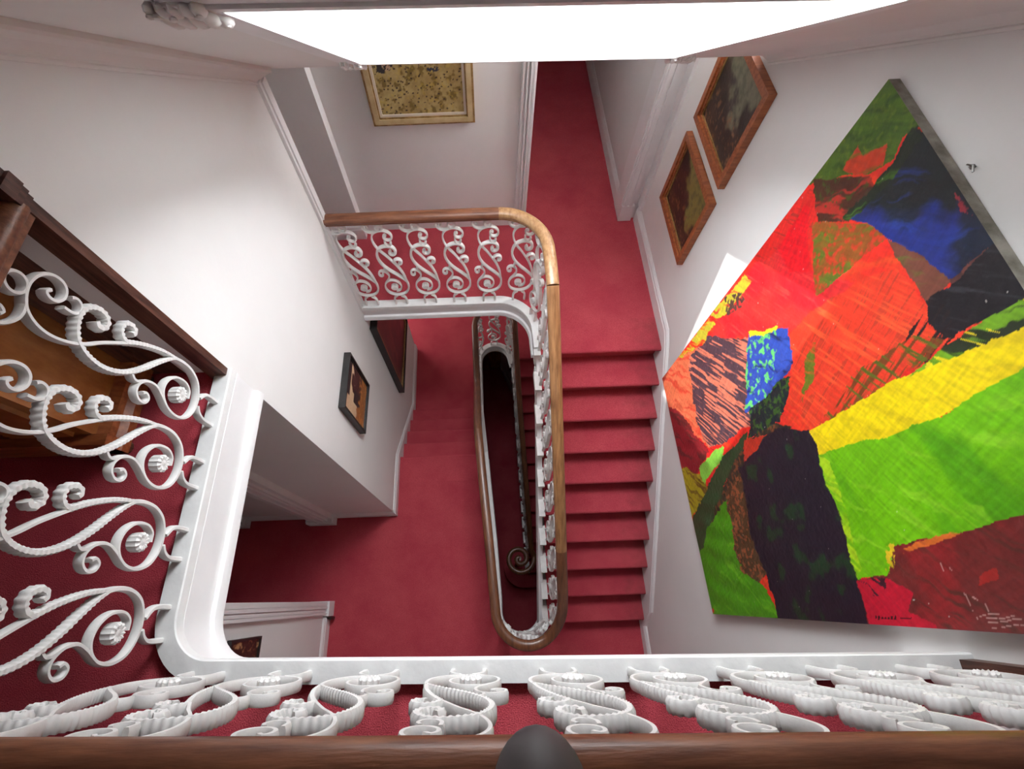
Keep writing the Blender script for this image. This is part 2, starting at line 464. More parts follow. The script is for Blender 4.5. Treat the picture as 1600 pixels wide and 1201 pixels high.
loop_r = 0.235
loopc = (0.262, -0.115)
well_l0 = arc(loopc[0], loopc[1], loop_r, -21.2, -180, 18) + [(0.005, 0.6), (-0.03, 1.1), (-0.055, 1.5)]
poly = [(-2.75, -2.3), (1.42, -2.3), (1.42, -0.20)] + well_l0 + [(-1.03, 1.5), (-1.03, 0.87), (-2.75, 0.87)]
poly_floor('floor_lower_landing', poly, L0, 0.22, 'carpet', 'red carpet of the lower landing round the narrow well')

poly = [(-2.4, 2.0), (-1.17, 2.0), (-1.17, 2.285), (-1.03, 2.30), (0.11, 2.29)] + arc(0.11, 1.965, 0.325, 90, 0, 12)[1:] + [(0.445, Y1 + 0.25), (1.42, Y1 + 0.25), (1.42, 6.4), (-2.4, 6.4)]
poly_floor('floor_half_landing', poly, L1, 0.22, 'carpet', 'red carpet of the half landing running on into the passage')

h0c = (0.14, 3.20)
poly = [(-1.03, 2.43), (-0.11, 2.43), (-0.10, 3.2)] + arc(h0c[0], h0c[1], 0.24, 180, 0, 14)[1:] + [(0.40, 3.20), (0.44, 3.30), (1.42, 3.30), (1.42, 5.2), (-2.3, 5.2), (-2.3, 3.42), (-1.03, 3.42)]
poly_floor('floor_lower_half_landing', poly, H0, 0.09, 'carpet', 'red carpet of the lower half landing at the foot of five steps')
poly_floor('floor_ground', [(-2.9, -2.4), (1.6, -2.4), (1.6, 5.3), (-2.9, 5.3)], G, 0.2, 'carpet', 'red carpet of the ground floor hall far below')

# ------------------------------------------------------------------ white kerbs and fascias round the wells
def kerb(name, path, z0, fasc, label, wd=0.066, m='curb', cat='kerb', fpath=None):
    root = thing(name, (*path[0][:2], z0 - fasc), label, cat, kind='structure')
    zz = lambda: [(p[0], p[1], z0) for p in path]
    top = [(-wd, 0.004), (-wd, 0.026), (-0.012, 0.030), (-0.004, 0.030), (0.0, 0.026), (0.0, -0.012), (-0.010, -0.016), (-wd, -0.016)]
    V, Fc = sweepv(zz(), top); link('kerb_top', V, Fc, m, root, True)
    fa = [(-0.006, -0.016), (-0.002, -0.020), (-0.002, -0.034), (-0.012, -0.040), (-0.012, -fasc + 0.05), (0.004, -fasc + 0.045), (0.010, -fasc + 0.03), (0.010, -fasc), (-0.05, -fasc), (-0.05, -0.016)]
    V, Fc = sweepv([(p[0], p[1], z0) for p in (fpath or path)], fa); link('fascia', V, Fc, 'trim', root, True)
    return root
# profile x is to the right of travel = into the well for these paths
kerb('trim_2', [(x, y) for x, y in edge_top], L2, 0.235, 'white kerb and moulded fascia round the top landing edge', fpath=edge_fascia)
edge_l1 = [(-1.03, 2.235), (0.11, 2.235)] + arc(0.11, 1.965, 0.27, 90, 0, 14)[1:] + [(0.385, 1.80)]
kerb('trim_3', list(edge_l1), L1, 0.145, 'white kerb and fascia of the half landing edge', cat='kerb', wd=0.075)
e = [(0.475, -0.09)] + arc(loopc[0], loopc[1], loop_r - 0.04, 0, -180, 18)[1:] + [(0.07, 0.0), (0.045, 0.6), (0.012, 1.1), (-0.012, 1.5)]
kerb('trim_4', e, L0, 0.26, 'white rounded kerb of the lower landing well', wd=0.085)
e = [(-0.065, 2.43), (-0.06, 3.2)] + arc(h0c[0], h0c[1], 0.20, 180, 0, 16)[1:] + [(0.36, 3.1)]
kerb('trim_5', e, H0, 0.10, 'white arched kerb of the lower half landing well', wd=0.07)

# ------------------------------------------------------------------ baseboards, cornices, architraves
SK = [(0, 0), (0.022, 0), (0.022, 0.11), (0.017, 0.118), (0.017, 0.136), (0.009, 0.150), (0.004, 0.158), (0, 0.158)]
SKD = [(0, -0.18), (0.022, -0.18), (0.022, 0.11), (0.017, 0.118), (0.017, 0.136), (0.009, 0.150), (0.004, 0.158), (0, 0.158)]
def nos(y): return L1 - RS * (Y1 - y) / GO
mb = MB().sweep([(1.42, 3.12, L1), (1.42, 1.84, L1), (1.42, Y1, L1 - 0.05), (1.42, -0.15, nos(-0.15) + 0.02), (1.42, -0.27, L0 - 0.0), (1.42, -2.3, L0)], SKD)
struct('baseboard_right', mb, 'trim', 'white skirting climbing the wall beside the pink stair treads', 'skirting')
mb = MB().sweep([(-1.03, 0.87, L0), (-1.03, 1.46, L0), (-1.03, 1.5, L0 - 0.01), (-1.03, 2.40, H0 + 0.08), (-1.03, 2.47, H0), (-1.03, 3.42, H0)], SKD)
struct('baseboard_left', mb, 'trim', 'white skirting following the five lower steps down', 'skirting')
mb = MB().sweep([(-2.75, 0.87, L0), (-1.03, 0.87, L0), (-1.03, 0.88, L0)], SK)
struct('baseboard_recess', mb, 'trim', 'white skirting of the lower landing recess wall', 'skirting')
mb = MB().sweep([(-2.75, -2.3, L0), (-2.75, 0.87, L0)], SK)
struct('baseboard_recess_end', mb, 'trim', 'white skirting on the recess end wall', 'skirting')
mb = MB().sweep([(-1.65, -2.3, L0), (-1.65, -0.10, L0)], SK)
struct('baseboard_partition', mb, 'trim', 'white skirting below the small dark picture', 'skirting')
mb = MB().sweep([(-1.06, 3.13, L1), (0.32, 3.13, L1)], SK)
struct('baseboard_far', mb, 'trim', 'white skirting under the gold framed picture', 'skirting')
mb = MB().sweep([(-2.4, 3.03, L1), (-1.06, 3.03, L1), (-1.06, 3.13, L1)], SK)
struct('baseboard_pier', mb, 'trim', 'white skirting round the plaster pier', 'skirting')
mb = MB().sweep([(1.28, 6.4, L1), (1.28, 3.3, L1)], SK)
struct('baseboard_passage', mb, 'trim', 'white skirting along the passage wall', 'skirting')

CN = [(0, 0.01), (0, -0.058), (0.008, -0.058), (0.011, -0.050), (0.007, -0.045), (0.012, -0.038), (0.040, -0.020), (0.066, -0.011), (0.072, -0.012), (0.076, -0.004), (0.076, 0.01)]
pl = [(-1.03, 0.87, ceil_z(0.87)), (-1.03, 2.285, ceil_z(2.285))]
struct('trim_6', MB().sweep(pl, CN, shear=False), 'ceil', 'plaster cornice sloping along the top of the left wall', 'cornice')
pl = [(1.42, 2.33, ceil_z(2.33)), (1.42, -2.3, ceil_z(-2.3))]
struct('trim_7', MB().sweep(pl, CN, shear=False), 'ceil', 'plaster cornice sloping along the wall above the abstract painting', 'cornice')
# architrave on the end of the left wall
mb = MB().box(-1.045, -1.012, 2.225, 2.30, L1 + 0.005, ceil_z(2.285) - 0.02).box(-1.012, -1.003, 2.245, 2.30, L1 + 0.005, ceil_z(2.285) - 0.03)
mb.box(-1.19, -1.045, 2.285, 2.30, L1 + 0.005, ceil_z(2.285) - 0.02)
struct('trim_8', mb, 'trim', 'white architrave on the far edge of the left wall', 'architrave')
# pilaster and doorway of the passage
def fluted(x0, x1, y, z0, z1, right=1):
    mb = MB().box(x0, x1, y, y + 0.05, z0, z1)
    n = 4; wdt = (x1 - x0) / n
    for i in range(n): mb.box(x0 + wdt * i + 0.008, x0 + wdt * (i + 1) - 0.004, y - 0.010 - 0.006 * (i % 3), y, z0 + 0.16, z1)
    mb.box(x0 - 0.006, x1 + 0.004, y - 0.030, y, z0, z0 + 0.16)
    return mb
mb = fluted(0.305, 0.405, 3.10, L1, -0.95)
struct('trim_9', mb, 'trim', 'white moulded pilaster between the gold framed picture and the passage', 'architrave')
mb = MB().box(1.255, 1.42, 3.14, 3.33, L1, -0.95).box(1.262, 1.35, 3.118, 3.14, L1 + 0.17, -0.95).box(1.275, 1.30, 3.106, 3.118, L1 + 0.17, -0.95).box(1.318, 1.345, 3.108, 3.118, L1 + 0.17, -0.95).box(1.255, 1.37, 3.105, 3.14, L1, L1 + 0.17).box(1.40, 1.42, 3.05, 3.14, L1 + 0.17, -0.95)
struct('trim_10', mb, 'trim', 'white moulded door case beside the two wood framed landscapes', 'architrave')
# pilasters of the lower recess
def pil(x0, x1):
    mb = MB().box(x0, x1, 0.815, 0.87, L0 + 0.0, L2 - 0.24).box(x0 + 0.04, x1 - 0.04, 0.795, 0.815, L0 + 0.16, L2 - 0.24)
    mb.box(x0 + 0.09, x0 + 0.12, 0.785, 0.795, L0 + 0.16, L2 - 0.24).box(x1 - 0.10, x1 - 0.07, 0.785, 0.795, L0 + 0.16, L2 - 0.24)
    mb.box(x0 - 0.012, x1 + 0.012, 0.775, 0.87, L0, L0 + 0.13).box(x0 - 0.006, x1 + 0.006, 0.785, 0.87, L0 + 0.13, L0 + 0.16)
    return mb
struct('trim_11', pil(-1.93, -1.67), 'trim', 'white moulded pilaster on the lower recess wall', 'pilaster')
struct('trim_12', pil(-2.73, -2.60), 'trim', 'white half pilaster in the corner of the lower recess', 'pilaster')
mb = MB().box(-1.79, -1.628, -0.085, 0.035, L0, L2 - 0.24)
for i, (a, b, h) in enumerate(((-0.080, -0.062, 0.010), (-0.055, -0.035, 0.006), (-0.028, -0.005, 0.012), (0.0, 0.03, 0.006))): mb.box(-1.628, -1.628 + h, a, b, L0 + 0.15, L2 - 0.24)
mb.box(-1.79, -1.600, -0.092, 0.040, L0, L0 + 0.15)
struct('trim_13', mb, 'trim', 'white moulded architrave on the end of the lower partition', 'architrave')

# ------------------------------------------------------------------ stair flights
def flight(name, label, k0, k1, y0, z0, go, rs, x0, x1, sgn, m, grp, ext=0.08, xr=None):
    """steps k0..k1; sgn -1: goes down towards the near side, +1: down towards the far side"""
    root = thing(name, ((x0 + x1) / 2, y0 + sgn * go * k1, z0 - rs * (k1 + 1)), label, 'stairs', grp)
    for k in range(k0, k1 + 1):
        y = y0 + sgn * go * k; z = z0 - rs * k + 0.002
        back = y - sgn * (go + ext)
        pr = [(back, z)]
        r = 0.020
        for i in range(7):
            a = math.pi / 2 * (1 - 2 * i / 6.0)
            pr.append((y - sgn * r + sgn * r * math.cos(a), z - r + r * math.sin(a)))
        pr += [(y - sgn * 0.044, z - 2 * r - 0.001), (y - sgn * 0.058, z - 2 * r - 0.010), (y - sgn * 0.056, z - rs), (back, z - rs)]
        MB().prism(pr, 'x', x0 if xr is None else xr(y), x1).build('step', m, root, True)
    return root
xs = lambda y: 0.435 + (1.9 - y) * 0.03
fl = flight('stair_flight', 'flight of worn pink-red carpeted steps beside the abstract painting', 0, 9, Y1, L1, GO, RS, 0.45, 1.40, -1, 'worn', None, xr=xs)
# white cut string: a tread-end bracket for each step and the string board
for k in range(0, 10):
    y = Y1 - GO * k; z = L1 - RS * k; x = xs(y)
    mb = MB().box(x - 0.055, x + 0.0, y - 0.012, y + 0.155, z - 0.045, z + 0.004)
    mb.box(x - 0.040, x + 0.0, y + 0.012, y + GO + 0.012, z - 0.20, z - 0.045)
    mb.box(x - 0.048, x + 0.0, y + 0.0, y + 0.135, z - 0.060, z - 0.045)
    mb.build('tread_end', 'iron', fl)
pr = [(Y1 + 0.25, L1 - 0.05), (Y1 + 0.02, L1 - 0.10), (-0.23, nos(-0.23) - 0.10), (-0.23, nos(-0.23) - 0.30), (Y1 + 0.25, nos(Y1 + 0.25) - 0.34)]
MB().prism(pr, 'x', 0.415, 0.455).build('string_board', 'trim', fl)
flight('stair_flight', 'five short red carpeted steps dropping away under the half landing', 0, 4, 1.5, L0, GO, RS * 0.995, -1.01, -0.10, 1, 'carpet', None)
f2 = bpy.data.objects['stair_flight.001']
V, Fc = sweepv([(-0.045, 1.45, L0), (-0.047, 1.52, L0 - 0.02), (-0.095, 2.42, H0 + 0.06), (-0.098, 2.47, H0)], [(-0.035, 0.028), (0.035, 0.028), (0.035, -0.25), (-0.035, -0.25)])
link('string_board', V, Fc, 'trim', f2)
f3 = flight('stair_flight', 'dark red carpeted steps in shade down to the ground floor', 0, 13, 3.19, H0, 0.216, 0.168, 0.50, 1.41, -1, 'carpet', None, xr=lambda y: 0.44 + (3.2 - y) * 0.055)
for k in range(1, 14):
    y = 3.19 - 0.216 * k; z = H0 - 0.168 * k; x = 0.44 + (3.2 - y) * 0.055
    MB().box(x - 0.07, x, y - 0.0, y + 0.17, z - 0.17, z + 0.004).build('tread_end', 'trim', f3)
# curtail step at the bottom
y = 3.19 - 0.216 * 14; z = H0 - 0.168 * 14
pts = [(1.41, y + 0.30), (1.41, y)] + [(0.55, y)] + arc(0.50, y + 0.30, 0.32, -80, -225, 14, ry=0.30) + [(0.5, y + 0.52)]
MB().prism(pts, 'z', G, z).build('curtail_step', 'carpet', f3, True)

# ------------------------------------------------------------------ cast-iron scroll balusters
CU = {
'foot_l': [(-13,112),(-34,95),(-46,65),(-47,1)],
'foot_r': [(17,110),(41,85),(48,54),(47,1)],
'spiral': [(88,302),(96,251),(90,195),(63,148),(17,125),(-31,129),(-71,157),(-88,206),(-81,258),(-57,293),(-24,306),(10,293),(34,257),(36,210),(17,180),(-10,176)],
'hook': [(-71,278),(-48,311),(-33,346),(-37,385),(-58,411),(-84,414),(-102,394),(-101,367),(-84,357),(-71,372),(-77,386)],
'hookstem': [(-38,452),(-52,436),(-52,416),(-41,394)],
'leaf': [(91,289),(67,326),(32,368),(-5,409),(-40,458),(-63,509),(-72,562),(-65,612),(-45,650),(-14,669),(20,674),(51,662),(67,632),(64,601),(46,587),(28,594),(24,613),(33,622)],
'leaf2': [(92,288),(83,361),(64,431),(45,481),(36,503),(42,525),(62,537),(83,529),(90,504),(79,486),(66,493)],
'bar': [(42,483),(20,526),(-8,578),(-39,626),(-61,677),(-70,729),(-64,771),(-45,802),(-15,818),(18,821),(50,807),(68,781),(69,753),(55,734),(32,732),(15,747),(13,768),(23,779),(33,769)],
'curl': [(13,723),(14,695),(28,678),(47,682),(54,700),(48,713)],
'top': [(-7,822),(-41,808),(-71,810),(-96,830),(-108,856),(-99,876),(-80,878),(-69,862),(-77,846),(-86,851)],
}
def ribbon(mb, pts, w0, w1, depth, step, flute=0.0, closed=False):
    p, t = catmull(np.array(pts) / 1000.0, step)
    n = len(p); L = t[-1]
    d = np.gradient(p, axis=0); d /= np.linalg.norm(d, axis=1)[:, None] + 1e-9
    nr = np.stack([-d[:, 1], d[:, 0]], 1)
    # section: across the strip (a) and through its depth (b)
    sec = [(-1, -0.55), (-0.6, -1), (0.6, -1), (1, -0.55), (1, 0.55), (0.6, 1), (-0.6, 1), (-1, 0.55)]
    V = []; Fc = []
    for i in range(n):
        q = i / (n - 1)
        wv = w0 + (w1 - w0) * q
        for j, (a, b) in enumerate(sec):
            aa, bb = a, b
            if flute:
                ph = 2 * math.pi * (t[i] / 0.0145) + a * 1.5
                amp = flute * min(1, q * 12, (1 - q) * 25)
                aa = a * (1 + amp * math.sin(ph)); bb = b * (1 + 0.35 * amp * math.sin(ph))
            V.append((p[i, 0] + nr[i, 0] * aa * wv / 2, bb * depth / 2, p[i, 1] + nr[i, 1] * aa * wv / 2))
    for i in range(n - 1):
        for j in range(8):
            Fc.append((i * 8 + j, i * 8 + (j + 1) % 8, (i + 1) * 8 + (j + 1) % 8, (i + 1) * 8 + j))
    Fc.append(tuple(range(8))); Fc.append(tuple(range(n * 8 - 1, n * 8 - 9, -1)))
    mb.add(V, Fc)
def baluster_mesh(step, flute, name):
    mb = MB()
    for nme, pts in CU.items():
        if nme == 'leaf': ribbon(mb, pts, 0.013, 0.020, 0.030, step * (0.55 if flute else 1), flute)
        elif nme == 'leaf2': ribbon(mb, pts, 0.012, 0.019, 0.028, step * (0.55 if flute else 1), flute)
        elif nme.startswith('foot'): ribbon(mb, pts, 0.013, 0.017, 0.026, step)
        elif nme == 'spiral': ribbon(mb, pts, 0.015, 0.010, 0.026, step)
        elif nme == 'bar': ribbon(mb, pts, 0.011, 0.012, 0.026, step)
        else: ribbon(mb, pts, 0.012, 0.011, 0.025, step)
    ring = [(-2 + 24 * math.cos(a), 850 + 27 * math.sin(a)) for a in np.linspace(0, 2 * math.pi, 18)]
    ribbon(mb, ring, 0.011, 0.011, 0.025, step)
    me = bpy.data.meshes.new(name)
    me.from_pydata(mb.v, [], mb.f)
    bm = bmesh.new(); bm.from_mesh(me); bmesh.ops.recalc_face_normals(bm, faces=bm.faces); bm.to_mesh(me); bm.free()
    me.polygons.foreach_set('use_smooth', [True] * len(me.polygons)); me.set_sharp_from_angle(angle=math.radians(35))
    me.materials.append(M['iron'])
    return me
def rosette_mesh():
    n = 36; v = [(0, -0.021, 0)]; f = []
    for r, y, k in ((0.010, -0.019, 0.0), (0.020, -0.020, 0.0025), (0.026, -0.014, 0.0025), (0.026, 0.014, 0.002)):
        for i in range(n):
            rr = r + (k if i % 3 == 0 else 0); yy = y - (0.003 if (i % 3 == 0 and k) else 0)
            v.append((rr * math.cos(2 * math.pi * i / n), yy, rr * math.sin(2 * math.pi * i / n)))
    for i in range(n): f.append((0, 1 + i, 1 + (i + 1) % n))
    for q in range(3):
        for i in range(n): f.append((1 + q * n + i, 1 + (q + 1) * n + i, 1 + (q + 1) * n + (i + 1) % n, 1 + q * n + (i + 1) % n))
    f.append(tuple(1 + 3 * n + i for i in range(n)))
    me = bpy.data.meshes.new('rosette'); me.from_pydata(v, [], f)
    bm = bmesh.new(); bm.from_mesh(me); bmesh.ops.recalc_face_normals(bm, faces=bm.faces); bm.to_mesh(me); bm.free()
    me.materials.append(M['iron'])
    return me
BAL_HI = baluster_mesh(0.0048, 0.18, 'baluster_scroll')
BAL_LO = baluster_mesh(0.0110, 0.0, 'baluster_scroll_plain')
ROS = rosette_mesh()
def baluster(root, loc, rot, h, hi=False, wsc=1.0):
    o = bpy.data.objects.new('baluster', BAL_HI if hi else BAL_LO)
    COL.objects.link(o)
    o.location = loc; put(o, root)
    o.rotation_euler = (0, 0, rot); o.scale = (wsc, 1, h / 0.879)
    r = bpy.data.objects.new('rosette', ROS); COL.objects.link(r)
    r.parent = o; r.location = (-0.015, 0, 0.223)
    return o

RP = [(-0.040,-0.004),(-0.039,0.010),(-0.031,0.022),(-0.016,0.029),(0,0.031),(0.016,0.029),(0.031,0.022),(0.039,0.010),(0.040,-0.004),(0.034,-0.014),(0.026,-0.020),(0.026,-0.034),(-0.026,-0.034),(-0.026,-0.020),(-0.034,-0.014)]
def handrail(root, path, m='rail', prof=RP, label=None):
    V, Fc = sweepv(path, prof, shear=False)
    return link('handrail', V, Fc, m, root, True, label=label)

# -- top landing: near side and left side, one railing
ZR = -0.752
rt = thing('balustrade', (0, near_y(0) - 0.035, L2 + 0.03), 'top landing railing with white scroll balusters and a dark mahogany handrail', 'railing')
mid = off(edge_top, -0.043)
handrail(rt, [(p[0], p[1], ZR) for p in [(1.372, mid[0][1])] + mid[1:-1] + [(XF - 0.043, 0.834)]], 'rail')
for i in range(9):
    x = -0.877 + 0.264 * i
    baluster(rt, (x, near_y(x) - 0.040, L2 + 0.028), math.pi - 0.021, -ZR * 0 + (ZR - 0.034) - (L2 + 0.028), True)
for i in range(4):
    y = 0.676 - 0.237 * i
    baluster(rt, (XF - 0.036, y, L2 + 0.028), math.pi / 2, (ZR - 0.034) - (L2 + 0.028), True)
# -- half landing, down the pink flight to the rounded bottom
rail_z = lambda y: L1 + 0.92 - RS / GO * (Y1 - y)
rx = lambda y: 0.42 + (1.965 - y) * 0.044
rb = thing('balustrade', (-0.3, 2.27, L1 + 0.03), 'railing of the half landing and pink stair with white scroll balusters and oak handrail', 'railing')
A = [(-1.03, 2.27, -2.25), (-0.5, 2.27, -2.25), (0.12, 2.27, -2.25)]
ar = arc(0.12, 1.97, 0.30, 90, 0, 16)
A += [(x, y, -2.25 - 0.02 * (i / 16) ** 2) for i, (x, y) in enumerate(ar)][1:]
for y in np.linspace(1.88, 0.02, 14): A.append((rx(y), y, min(-2.275, rail_z(y))))
lc = (0.257, -0.08); lr = 0.254
ZL = L0 + 0.94
for i, (x, y) in enumerate(arc(lc[0], lc[1], lr, 0, -180, 22)):
    q = min(1, (i + 1) / 9); q = q * (2 - q)
    A.append((x, y, rail_z(0.02) - 0.07 + (ZL - rail_z(0.02) + 0.07) * q))
handrail(rb, A[:3], 'rail')
handrail(rb, A[2:21], 'oakc')
handrail(rb, A[20:31], 'oak')
handrail(rb, A[30:], 'oakd')
for i in range(6):
    baluster(rb, (-0.925 + 0.2435 * i, 2.27 - 0.0, L1 + 0.028), 0, 0.90)
for a in (22,):
    x = 0.12 + 0.30 * math.cos(math.radians(a)); y = 1.97 + 0.30 * math.sin(math.radians(a))
    baluster(rb, (x, y, L1 + 0.028), math.radians(a - 90), 0.89, wsc=0.8)
for k in range(0, 10):
    y = Y1 - GO * k + 0.075; z = L1 - RS * k
    baluster(rb, (rx(y) + 0.002, y, z + 0.006), -math.pi / 2, (rail_z(y) - 0.045 if k < 9 else -4.13) - z, wsc=0.92)
for a in (-45, -88, -135):
    x = lc[0] + (lr - 0.045) * math.cos(math.radians(a)); y = lc[1] + (lr - 0.045) * math.sin(math.radians(a))
    baluster(rb, (x, y, L0 + 0.028), math.radians(a - 90), 0.80, wsc=0.72)
# -- lower landing, level and then down five steps
rc = thing('balustrade', (0.0, 0.6, L0 + 0.03), 'railing along the lower landing edge with a brown handrail beside the narrow well', 'railing')
def lx(y): return float(np.interp(y, [-0.08, 0.6, 1.15, 1.5, 2.7, 3.2], [0.003, -0.04, -0.08, -0.10, -0.12, -0.125]))
def lz(y): return float(np.interp(y, [1.45, 2.42], [ZL, H0 + 0.94]))
handrail(rc, [(lx(y), y, lz(y)) for y in (-0.08, 0.2, 0.6, 1.0, 1.35, 1.45, 1.6, 1.9, 2.2, 2.38, 2.46, 2.7, 3.0, 3.2)], 'oakd')
for i in range(6):
    y = 0.02 + 0.245 * i
    baluster(rc, (lx(y) + 0.015, y, L0 + 0.028), math.pi / 2 * 1, 0.86)
for k in range(1, 5):
    y = 1.5 + GO * k - 0.1; baluster(rc, (lx(y) + 0.015, y, L0 - RS * k), math.pi / 2, lz(y) - 0.04 - L0 + RS * k, wsc=0.9)
for y in (2.62, 2.87, 3.11): baluster(rc, (lx(y) + 0.02, y, H0 + 0.028), math.pi / 2, 0.87)
# -- lower half landing loop and shaded flight to the volute
rd = thing('balustrade', (0.13, 3.4, H0 + 0.03), 'lowest railing, its handrail ending in a scrolled volute at the ground floor', 'railing')
B = [(*p, H0 + 0.94) for p in arc(0.133, 3.2, 0.258, 180, 0, 18)]
zd = lambda y: H0 + 0.92 - 0.168 / 0.216 * (3.19 - y)
dx = lambda y: float(np.interp(y, [0.5, 2.4, 3.2], [0.565, 0.43, 0.391]))
for y in np.linspace(3.1, 0.62, 14): B.append((dx(y), y, min(H0 + 0.93, zd(y))))
ZV = zd(0.62) - 0.05
for i in range(49):
    q = i / 48; a = math.radians(10 - 610 * q); r = 0.20 * (1 - q) ** 0.85 + 0.012
    B.append((0.385 + r * math.cos(a), 0.53 + r * math.sin(a), ZV - 0.03 * min(1, q * 4)))
handrail(rd, B, 'oakd', [(x * 0.9, z) for x, z in RP], label='brown handrail curling into a volute')
for a in (150, 90, 30):
    baluster(rd, (0.133 + 0.235 * math.cos(math.radians(a)), 3.2 + 0.235 * math.sin(math.radians(a)), H0 + 0.028), math.radians(a - 90), 0.88, wsc=0.95)
for k in range(0, 12):
    y = 3.19 - 0.216 * k - 0.05; z = H0 - 0.168 * (k + (1 if k else 0))
    baluster(rd, (dx(y), y, z), -math.pi / 2, zd(y) - 0.04 - z, wsc=0.85)
vol = MB(); 
pr = [(0.385 + 0.03 * math.cos(a), 0.53 + 0.03 * math.sin(a)) for a in np.linspace(0, 2 * math.pi, 16, endpoint=False)]
vol.prism(pr, 'z', G + 0.16, ZV - 0.05); vol.build('newel', 'oakd', rd, True)

# ------------------------------------------------------------------ dark posts against the walls of the top landing
def post(x0, x1, y0, y1, z0, z1, label):
    root = thing('newel_post', ((x0 + x1) / 2, (y0 + y1) / 2, z0), label, 'post')
    MB().box(x0, x1, y0, y1, z0, z1).build('shaft', 'dark', root)
    cp = MB()
    for i, (e, a, b) in enumerate(((0.006, 0, 0.02), (0.014, 0.02, 0.04), (0.020, 0.04, 0.075), (0.010, 0.075, 0.085))): cp.box(x0 - e, x1 + e, y0 - e, y1 + 0.0, z1 + a, z1 + b)
    cp.build('cap', 'dark', root)
    return root
post(-1.098, -1.028, 0.838, 0.868, L2 + 0.0, -0.76, 'dark stained half post at the end of the large white wall')
post(1.375, 1.418, -0.255, -0.205, L2 + 0.0, -0.74, 'dark stained half post against the wall below the abstract painting')

# ------------------------------------------------------------------ cabinet on the top landing
cb = thing('cabinet', (-1.9, 0.70, L2), 'polished walnut cabinet standing behind the white scroll balusters', 'cabinet')
MB().box(-2.45, -1.385, 0.57, 0.865, L2 + 0.10, L2 + 0.86).build('body', 'cab', cb)
pr = [(-1.385, L2 + 0.03), (-1.325, L2 + 0.03), (-1.325, L2 + 0.065), (-1.345, L2 + 0.085), (-1.35, L2 + 0.11), (-1.385, L2 + 0.125)]
MB().prism(pr, 'y', 0.53, 0.87).build('base_moulding', 'frame', cb)
MB().box(-2.5, -1.36, 0.55, 0.87, L2 + 0.86, L2 + 0.90).build('top', 'cab', cb)
for x in (-2.40, -1.90): 
    d = MB().box(x, x + 0.47, 0.555, 0.57, L2 + 0.16, L2 + 0.82).build('door', 'cab', cb)
    MB().box(x + 0.21, x + 0.25, 0.54, 0.555, L2 + 0.46, L2 + 0.50).build('knob', 'gold', d)
MB().box(-2.5, -1.33, 0.53, 0.57, L2 + 0.03, L2 + 0.14).build('plinth', 'frame', cb)
for x in (-2.44, -1.37):
    for y in (0.56, 0.84):
        pr = [(x + 0.035 * math.cos(a), y + 0.03 * math.sin(a)) for a in np.linspace(0, 2 * math.pi, 12, endpoint=False)]
        MB().prism(pr, 'z', L2, L2 + 0.03).build('foot', 'dark', cb)
mb = MB().box(-3.25, -1.217, 0.872, 0.90, L2, ceil_z(0.9) - 0.01)
for i in range(5): mb.box(-3.2 + i * 0.39, -2.87 + i * 0.39, 0.862, 0.872, L2 + 0.12, ceil_z(0.9) - 0.1)
struct('door_1', mb, 'dark', 'dark wood panelling on the low wall behind the cabinet', 'panelling')

# ------------------------------------------------------------------ pictures
rng = np.random.RandomState(7)
LAT = rng.rand(256, 256)
def vnoise(x, y):
    xi = np.floor(x).astype(int); yi = np.floor(y).astype(int)
    fx = x - xi; fy = y - yi
    fx = fx * fx * (3 - 2 * fx); fy = fy * fy * (3 - 2 * fy)
    g = lambda a, b: LAT[a % 256, b % 256]
    return (g(xi, yi) * (1 - fx) + g(xi + 1, yi) * fx) * (1 - fy) + (g(xi, yi + 1) * (1 - fx) + g(xi + 1, yi + 1) * fx) * fy
def fbm(x, y, o=4):
    s = 0; a = 0.5
    for i in range(o):
        s = s + a * vnoise(x * 2 ** i + 17 * i, y * 2 ** i + 31 * i); a *= 0.5
    return s / (1 - 0.5 ** o)
def inpoly(px, py, poly):
    c = np.zeros(px.shape, bool); n = len(poly)
    for i in range(n):
        x0, y0 = poly[i]; x1, y1 = poly[(i + 1) % n]
        if y0 == y1: continue
        k = ((y0 > py) != (y1 > py)) & (px < (x1 - x0) * (py - y0) / (y1 - y0) + x0)
        c ^= k
    return c
def canvas(name, fn, nu, nv, colfn, parent, dispfn=None, nrm=(1, 0, 0), m='oil'):
    """fn(u, v) -> world point for u, v in 0..1; colfn(u, v) -> linear rgb arrays"""
    u, v = np.meshgrid(np.linspace(0, 1, nu), np.linspace(0, 1, nv))
    P = np.stack(fn(u, v), -1)
    if dispfn is not None: P = P + dispfn(u, v)[..., None] * np.array(nrm)
    verts = P.reshape(-1, 3)
    idx = np.arange(nu * nv).reshape(nv, nu)
    q = np.stack([idx[:-1, :-1], idx[:-1, 1:], idx[1:, 1:], idx[1:, :-1]], -1).reshape(-1, 4)
    me = bpy.data.meshes.new(name)
    me.from_pydata(verts.tolist(), [], q.tolist())
    me.update()
    if me.polygons[0].normal.dot(Vector(nrm)) < 0: me.flip_normals()
    me.polygons.foreach_set('use_smooth', [True] * len(me.polygons))
    c = np.clip(np.stack(colfn(u, v), -1), 0, 1)
    ca = me.color_attributes.new('Col', 'FLOAT_COLOR', 'POINT')
    ca.data.foreach_set('color', np.concatenate([c, np.ones(c.shape[:2] + (1,))], -1).astype(np.float32).ravel())
    me.materials.append(M[m])
    o = bpy.data.objects.new(name, me); COL.objects.link(o); put(o, parent)
    return o

def project(X, Y, Z):
    r = RT
    vx = r[0][0] * X + r[1][0] * Y + r[2][0] * Z
    vy = r[0][1] * X + r[1][1] * Y + r[2][1] * Z
    vz = r[0][2] * X + r[1][2] * Y + r[2][2] * Z
    return CX - FPX * vx / vz, CY + FPX * vy / vz

